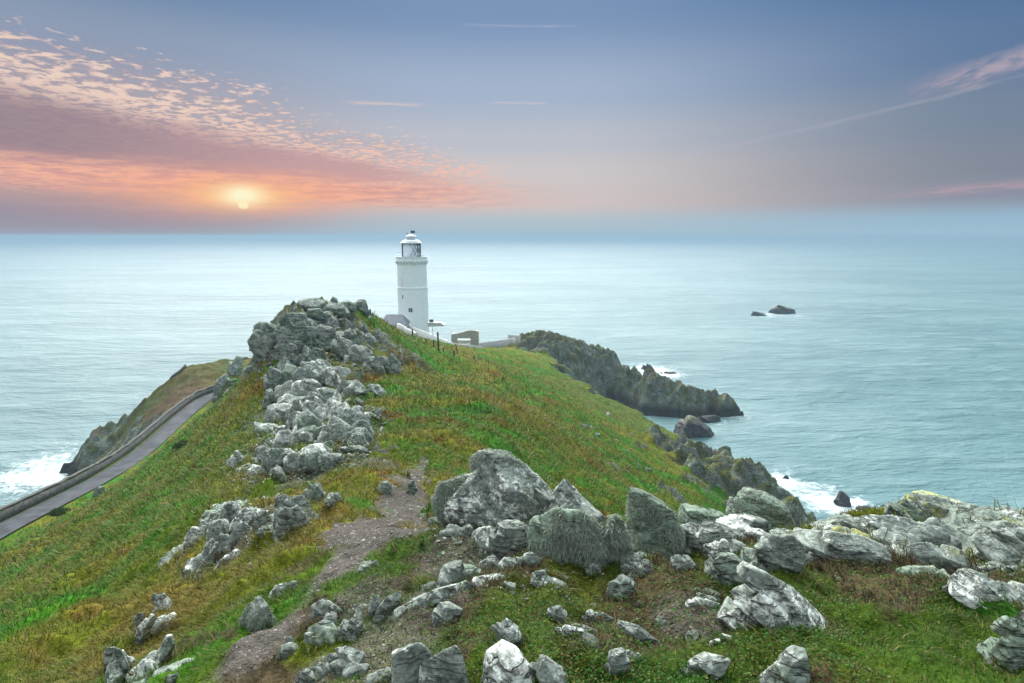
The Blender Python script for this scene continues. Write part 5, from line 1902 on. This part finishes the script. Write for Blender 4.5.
auto(in_poly([(560, 605), (720, 590), (740, 660), (580, 675)]), 8, (24, 56), (6, 13), ['white', 'pale', 'brown'],
     "thin pale ledge showing through the central turf", 'rock_ledge', "thin ledges in the central turf", depth=.5)
auto(in_poly([(690, 530), (800, 528), (900, 545), (1010, 560), (1010, 585), (880, 572), (740, 570)]), 16, (34, 80), (9, 18), ['pale', 'white', 'grey', 'yellow'],
     "flat fractured slab in the broken band of rock at the right", 'rock_ledge', "fractured slabs of the right band", bed=(.36, -.42, .83))
auto(in_poly([(96, 668), (120, 636), (160, 606), (184, 612), (165, 668), (120, 683)]), 8, (16, 30), (16, 30), ['white', 'pale'],
     "pale rib of rock in the grass near the bottom left corner", 'outcrop', "ribs near the bottom left corner", bed=(.72, -.40, .56))

# loose stones: a few shapes, many copies
STONE_MESH = []
for k in range(9):
    half = np.array([1.0, rng.uniform(.6, .95), rng.uniform(.4, .65)])
    pl = []
    for _ in range(11):
        v = rng.normal(size=3)
        v /= np.linalg.norm(v)
        pl.append((v, float(np.linalg.norm(v * half)) * rng.uniform(.6, .85)))
    for ax in range(3):
        for sg in (-1, 1):
            v = np.zeros(3)
            v[ax] = sg
            pl.append((v, half[ax]))
    V, Fc = rock_shape(half, pl, 5, .09, 500 + k, 1.2, 60, (.45, -.35, .8), 4)
    STONE_MESH.append((V, Fc))
SM = {}


def stone_mesh(k, mat):
    if (k, mat) not in SM:
        me = mesh_np('stone', STONE_MESH[k][0], None, STONE_MESH[k][1])
        me.materials.append(RM[mat])
        SM[(k, mat)] = me
    return SM[(k, mat)]


def stones(n, area, size, mats, label, group, rpow=1.6, name='stone', embed=.42):
    """area: function giving (px, py) candidates"""
    for _ in range(n):
        p = None
        for _t in range(20):
            px, py = area()
            p = hit(px, py)
            if p is not None:
                break
        if p is None:
            continue
        s = size[0] + (size[1] - size[0]) * random.random() ** rpow
        s *= p.y / F_PX                       # size range is given for the place's distance
        me = stone_mesh(random.randrange(9), random.choice(mats))
        o = bpy.data.objects.new(name, me)
        o.location = (p.x, p.y, p.z + s * (.3 - embed))
        o.scale = (s * random.uniform(.8, 1.3), s * random.uniform(.8, 1.2), s * random.uniform(.6, .95))
        o.rotation_euler = (random.uniform(-.3, .3), random.uniform(-.3, .3), random.gauss(0, .5) + (math.pi if random.random() < .25 else 0))
        COL.objects.link(o)
        tag(o, label, "stone", group)
        if p.y < 12:
            RIMS.append((p.x, p.y, s, s))


stones(80, in_poly([(276, 378), (318, 360), (352, 388), (382, 420), (372, 448), (342, 470), (290, 480), (240, 486), (222, 470), (262, 430)]), (2.5, 17), ['pale', 'grey', 'pale', 'cragpale'],
       "grey jagged stone strewn in the rubble strip below the crag", "loose stones of the rubble strip")
stones(25, in_poly([(250, 338), (290, 310), (340, 305), (372, 345), (345, 372), (300, 388), (262, 380)]), (2.5, 7), ['crag', 'crag', 'cragpale'],
       "broken grey stone lodged between the blocks of the crag", "loose stones of the crag")
stones(32, in_poly([(400, 425), (432, 440), (440, 520), (410, 570), (350, 620), (290, 660), (230, 676), (250, 620), (330, 560), (380, 500)]), (1.0, 4.2), ['brown', 'brown', 'grey'],
       "small loose stone on the worn earth of the footpath", "loose stones on the path", 2.4)
stones(50, in_poly([(470, 545), (620, 565), (720, 575), (720, 660), (560, 650), (430, 640), (300, 683), (320, 610), (420, 570)]), (2.5, 16), ['brown', 'pale', 'grey'],
       "small stone half sunk in the turf round the viewpoint", "loose stones in the near turf", 2.2)
stones(35, in_poly([(420, 510), (480, 520), (540, 545), (560, 590), (470, 600), (420, 560)]), (1.8, 7.5), ['pale', 'brown', 'grey'],
       "rough stone on the bare ground between the path and the shaggy boulders", "loose stones below the shaggy boulders", 1.8)
stones(22, in_poly([(180, 555), (215, 505), (300, 500), (300, 540), (250, 570), (160, 640), (110, 683), (100, 660)]), (1.8, 6), ['white', 'pale', 'grey'],
       "small pale stone showing through the grass of the left slope", "loose stones of the left slope", 1.8)
stones(12, in_poly([(730, 530), (880, 550), (1000, 610), (900, 600), (760, 580)]), (2, 7), ['pale', 'grey', 'yellow'],
       "small grey stone wedged among the long slabs", "loose stones among the slabs", 1.8)
stones(18, in_poly([(540, 395), (600, 410), (700, 470), (690, 500), (600, 450), (500, 390)]), (1.5, 6), ['cliff', 'cliff', 'crag'],
       "grey stone breaking the turf of the far slope", "scattered stones of the far slope", 2.0)

# ------------------------------------------------------------------ grass
def blades(name, n, rlo, rhi, azlo, azhi, len_fn, wid_fn, seed, dens=None, bright=1.0, lean=0.55, colfn=None, pts=None):
    r = np.random.default_rng(seed)
    rad = np.exp(r.uniform(math.log(rlo), math.log(rhi), n))
    a = np.radians(r.uniform(azlo, azhi, n))
    # clumped
    cl = n // 7
    par = r.integers(0, cl, n)
    spread = 0.020 * rad
    x = rad[par] * np.sin(a[par]) + r.normal(size=n) * spread[par]
    y = rad[par] * np.cos(a[par]) + r.normal(size=n) * spread[par]
    clump = (r.uniform(.5, 1.4, cl) * np.where(r.random(cl) < .10, 1.8, 1))[par]
    if pts is not None:
        x, y = pts
    rad = np.hypot(x, y)
    z, col, rk, pa, sto, rdm, p3 = lookup(x, y, 'Z', 'col', 'rock', 'path', 'stony', 'road', 'p3')
    pr = np.where(pts is not None, .85, 1 - sstep(rk, .15, .4)) * (1 - sstep(pa, .15, .6)) * (1 - .75 * sto) * (seg_dist(x, y, ROAD[:, :2])[0] > 2.15)
    if dens is not None:
        pr = pr * dens(x, y, rad, p3)
    k = r.random(n) < pr
    x, y, z, rad, col, clump = x[k], y[k], z[k], rad[k], col[k], clump[k]
    n = len(x)
    h = .12
    gx = (lookup(x + h, y, 'Z') - lookup(x - h, y, 'Z')) / (2 * h)
    gy = (lookup(x, y + h, 'Z') - lookup(x, y - h, 'Z')) / (2 * h)
    L = len_fn(rad) * clump * r.uniform(.6, 1.25, n)
    W = wid_fn(rad) * r.uniform(.7, 1.3, n)
    flow = noise2(x / 1.1, y / 1.1, 77) * 2.2 + noise2(x / .25, y / .25, 78) * 1.4
    ang = np.arctan2(-gy, -gx) + flow
    dirh = np.stack([np.cos(ang), np.sin(ang), np.zeros(n)], 1) * (lean * r.uniform(.4, 1.5, n))[:, None] + r.normal(size=(n, 3)) * .30
    dirh[:, 2] = 0.75
    dirh /= np.linalg.norm(dirh, axis=1)[:, None]
    P = np.stack([x, y, z - .01], 1)
    # turn blades roughly any way
    th = r.uniform(0, 2 * np.pi, n)
    side = np.stack([np.cos(th), np.sin(th), np.zeros(n)], 1)
    droop = np.stack([np.cos(ang) * .35, np.sin(ang) * .35, -.35 * np.ones(n)], 1)
    M = P + dirh * L[:, None] * .55
    T = P + dirh * L[:, None] + droop * L[:, None] * .8
    W_ = W[:, None] * .5
    VV = np.stack([P - side * W_, P + side * W_, M + side * W_ * .8, M - side * W_ * .8, T], 1).reshape(-1, 3)
    b = np.arange(n) * 5
    me = mesh_np(name, VV, np.stack([b, b + 1, b + 2, b + 3], 1), np.stack([b + 3, b + 2, b + 4], 1), smooth=False)
    c = col * bright * r.uniform(.42, 1.62, n)[:, None] * (1 + r.normal(size=(n, 3)) * .08)
    if colfn is not None:
        c = colfn(c, x, y, r)
    dead = r.random(n) < .10
    c[dead] = np.array([.19, .15, .065]) * r.uniform(.6, 1.3, dead.sum())[:, None]
    add_color(me, 'tint', np.repeat(np.clip(c, .004, 1), 5, 0))
    return me


GRASS_M = leaf_mat('grass_blades', .6)
me = blades('grass', 380000, 5.0, 125, -47, 38, lambda r: np.clip(.011 * r, .08, .40), lambda r: np.clip(.00125 * r, .005, .07), 5)
tag(link('grass', me, GRASS_M), kind='stuff')
me = blades('turf', 260000, 1.25, 6.5, -50, 50, lambda r: np.clip(.012 * r, .022, .075), lambda r: np.clip(.0012 * r, .0022, .006), 6,
            dens=lambda x, y, r, p3: np.clip(.85 - p3 * 1.3, .12, 1))
tag(link('turf', me, GRASS_M), kind='stuff')


def rim_points():
    r = np.random.default_rng(31)
    xs, ys = [], []
    for cx, cy, hx, hy in RIMS:
        d = math.hypot(cx, cy)
        k = int(min(420, 40 + 2600 * (hx + hy) / d))
        a = r.uniform(0, 2 * np.pi, k)
        q = r.uniform(.80, 1.12, k)
        xs.append(cx + np.cos(a) * hx * q)
        ys.append(cy + np.sin(a) * hy * q)
    return np.concatenate(xs), np.concatenate(ys)


_rp = rim_points()
me = blades('tufts', len(_rp[0]), 1, 30, -50, 50, lambda r: np.clip(.017 * r, .04, .22), lambda r: np.clip(.0013 * r, .003, .02), 8, pts=_rp)
tag(link('tufts', me, GRASS_M), kind='stuff')


def herbs():
    """small leafy rosettes and moss between the near stones"""
    r = np.random.default_rng(9)
    n = 170000
    rad = np.exp(r.uniform(math.log(1.25), math.log(5.0), n))
    a = np.radians(r.uniform(-46, 47, n))
    cl = n // 9
    par = r.integers(0, cl, n)
    x = (rad * np.sin(a))[par] + r.normal(size=n) * .016 * rad[par]
    y = (rad * np.cos(a))[par] + r.normal(size=n) * .016 * rad[par]
    z, pa, sto, p3 = lookup(x, y, 'Z', 'path', 'stony', 'p3')
    w = noise2(x / .6 + 3, y / .6, 201)
    k = (r.random(n) < np.clip(.55 + w * 1.1, .05, 1) * (1 - pa) * (1 - .6 * sto)) & (x > -.9)
    x, y, z, par = x[k], y[k], z[k], par[k]
    n = len(x)
    th = r.uniform(0, 2 * np.pi, n)
    tilt = r.uniform(.1, .8, n)
    d = np.stack([np.cos(th) * np.cos(tilt), np.sin(th) * np.cos(tilt), np.sin(tilt)], 1)
    s = np.stack([-np.sin(th), np.cos(th), r.normal(size=n) * .3], 1)
    L = r.uniform(.005, .017, n)[:, None]
    P = np.stack([x, y, z + r.uniform(.0, .022, n)], 1)
    V = np.stack([P, P + d * L * .5 + s * L * .32, P + d * L, P + d * L * .5 - s * L * .32], 1).reshape(-1, 3)
    b = np.arange(n) * 4
    me = mesh_np('low_plants', V, np.stack([b, b + 1, b + 2, b + 3], 1), None, smooth=False)
    cls = r.random(n // 1)
    pal = np.array([[.026, .085, .013], [.050, .095, .018], [.085, .095, .022], [.075, .050, .022], [.045, .048, .022]])
    kind = (np.clip(r.normal(size=cl) * 1.2 + 1.4, 0, 4.4)).astype(int)[par]
    c = pal[kind] * r.uniform(.55, 1.5, n)[:, None]
    add_color(me, 'tint', np.repeat(c, 4, 0))
    tag(link('low_plants', me, GRASS_M), kind='stuff')


herbs()


def bush(px, py, rad, label):
    r = np.random.default_rng(int(px))
    p = hit(px, py, 20)
    root = empty('gorse_bush', (p.x, p.y, p.z - .1))
    tag(root, label, 'bush', 'bushes on the left slope')
    n = 2600
    d = r.normal(size=(n, 3))
    d /= np.linalg.norm(d, axis=1)[:, None]
    lump = 1 + .35 * noise3(d * 2.2 + px, 5)
    P = d * (rad * lump * r.uniform(.45, 1.0, n) ** .5)[:, None] * np.array([1.25, 1.0, .75])
    P[:, 2] = np.abs(P[:, 2]) * 1.1
    a = r.normal(size=(n, 3)) * .5 + d
    a /= np.linalg.norm(a, axis=1)[:, None]
    b = np.cross(a, r.normal(size=(n, 3)))
    b /= np.linalg.norm(b, axis=1)[:, None]
    L = rad * r.uniform(.09, .22, n)[:, None]
    V = np.stack([P, P + a * L * .5 + b * L * .25, P + a * L, P + a * L * .5 - b * L * .25], 1).reshape(-1, 3)
    i = np.arange(n) * 4
    me = mesh_np('crown', V, np.stack([i, i + 1, i + 2, i + 3], 1), None, smooth=False)
    add_color(me, 'tint', np.repeat(np.array([.030, .062, .014]) * r.uniform(.5, 1.6, n)[:, None], 4, 0))
    link('crown', me, GRASS_M, root)
    bm = bmesh.new()
    for k in range(7):
        q = 6.283 * k / 7
        bm_bar(bm, (0, 0, -.2), (math.cos(q) * rad * .7, math.sin(q) * rad * .6, rad * .5), rad * .03, 5)
    bm_obj('stem', bm, M_POST, root)


bush(60, 514, .9, "dark green gorse bush at the verge where the road leaves the picture")
bush(184, 446, .7, "small dark gorse bush high on the left slope near the road")
bush(30, 655, .35, "low dark bush in the grass near the bottom left corner")


def gravel():
    """crumbs of stone on the path, too many to count"""
    r = np.random.default_rng(12)
    n = 9000
    rad = np.exp(r.uniform(math.log(1.8), math.log(22), n))
    a = np.radians(r.uniform(-30, 12, n))
    x, y = rad * np.sin(a), rad * np.cos(a)
    z, pa, sto = lookup(x, y, 'Z', 'path', 'stony')
    k = r.random(n) < np.maximum(pa, sto * .8)
    x, y, z, rad = x[k], y[k], z[k], rad[k]
    n = len(x)
    oct_ = np.array([(1, 0, 0), (-1, 0, 0), (0, 1, 0), (0, -1, 0), (0, 0, 1), (0, 0, -1)], float)
    tri = np.array([(0, 2, 4), (2, 1, 4), (1, 3, 4), (3, 0, 4), (2, 0, 5), (1, 2, 5), (3, 1, 5), (0, 3, 5)])
    s = np.clip(.0016 * rad, .004, .02) * r.lognormal(0, .5, n)
    V = oct_[None] * s[:, None, None] * r.uniform(.5, 1.3, (n, 6, 1))
    th = r.uniform(0, 6.28, n)
    c, q = np.cos(th)[:, None], np.sin(th)[:, None]
    V = np.stack([V[..., 0] * c - V[..., 1] * q, V[..., 0] * q + V[..., 1] * c, V[..., 2] * .7], -1) + np.stack([x, y, z], 1)[:, None, :]
    F = tri[None] + (np.arange(n) * 6)[:, None, None]
    me = mesh_np('gravel', V.reshape(-1, 3), None, F.reshape(-1, 3), smooth=False)
    g = r.uniform(.10, .34, n)[:, None] * np.array([1, .94, .88])
    add_color(me, 'tint', np.repeat(g, 6, 0))
    m, nn, b = new_mat('gravel_stone')
    nn.set(b.inputs['Base Color'], nn.node('ShaderNodeAttribute', attribute_name='tint').outputs['Color'])
    b.inputs['Roughness'].default_value = .9
    tag(link('gravel', me, m), kind='stuff')


gravel()


def scree():
    """broken rock too fine to count, spread through the rubble strip and round the outcrops"""
    r = np.random.default_rng(21)
    D, Fc = ico(2)
    kinds = []
    for k in range(8):
        half = np.array([1, r.uniform(.6, .95), r.uniform(.3, .6)])
        nn = r.normal(size=(9, 3))
        nn /= np.linalg.norm(nn, axis=1)[:, None]
        h = np.linalg.norm(nn * half, axis=1) * r.uniform(.55, .85, 9)
        U = D * half
        U /= np.linalg.norm(U, axis=1)[:, None]
        inv = np.maximum((np.maximum(U @ nn.T, 0) / h).max(1), 1 / np.linalg.norm(half))
        kinds.append(U / inv[:, None] * (1 + .12 * r.normal(size=(len(U), 1))))
    areas = [(in_poly([(276, 378), (318, 360), (356, 392), (386, 420), (376, 452), (342, 474), (290, 482), (240, 488), (218, 472), (262, 430)]), 1100, (.9, 3.6)),
             (in_poly([(250, 345), (290, 330), (345, 330), (375, 365), (345, 382), (300, 390), (256, 384)]), 350, (.9, 3.2)),
             (in_poly([(175, 560), (210, 505), (320, 495), (310, 540), (250, 575), (190, 590)]), 220, (.9, 3.5)),
             (in_poly([(430, 505), (540, 540), (640, 560), (560, 600), (420, 600), (400, 540)]), 330, (.8, 3.4)),
             (in_poly([(330, 600), (400, 590), (400, 683), (290, 683)]), 160, (.9, 3.2)),
             (in_poly([(550, 600), (720, 580), (720, 640), (600, 660)]), 120, (.8, 3.0))]
    V, F, off = [], [], 0
    for area, cnt, (lo, hi) in areas:
        for _ in range(cnt):
            px, py = area()
            q = hit(px, py)
            if q is None:
                continue
            s = (lo + (hi - lo) * r.random() ** 2.2) * q.y / F_PX
            a = r.uniform(0, 6.28)
            t = r.uniform(-.6, .6)
            K = kinds[r.integers(8)] * s
            K = np.stack([K[:, 0] * math.cos(t) - K[:, 2] * math.sin(t), K[:, 1], K[:, 0] * math.sin(t) + K[:, 2] * math.cos(t)], 1)
            K = np.stack([K[:, 0] * math.cos(a) - K[:, 1] * math.sin(a), K[:, 0] * math.sin(a) + K[:, 1] * math.cos(a), K[:, 2]], 1)
            V.append(K + np.array([q.x, q.y, q.z + s * .1]))
            F.append(Fc + off)
            off += len(K)
    me = mesh_np('scree', np.concatenate(V), None, np.concatenate(F), smooth=False)
    tag(link('scree', me, RM['cragpale']), kind='stuff')


scree()

# ------------------------------------------------------------------ sea air
def haze():
    bm = bmesh.new()
    bm_box(bm, -45000, 45000, -3000, 45000, -7, 64.5)
    m = bpy.data.materials.new('sea_haze')
    m.use_nodes = True
    n = NT(m.node_tree)
    v = n.node('ShaderNodeVolumePrincipled')
    v.inputs['Color'].default_value = (0.21, 0.30, 0.375, 1)
    v.inputs['Density'].default_value = 0.0005
    v.inputs['Anisotropy'].default_value = 0.2
    o = n.node('ShaderNodeOutputMaterial')
    n.t.links.new(v.outputs[0], o.inputs['Volume'])
    tag(bm_obj('haze', bm, m), kind='stuff')


haze()
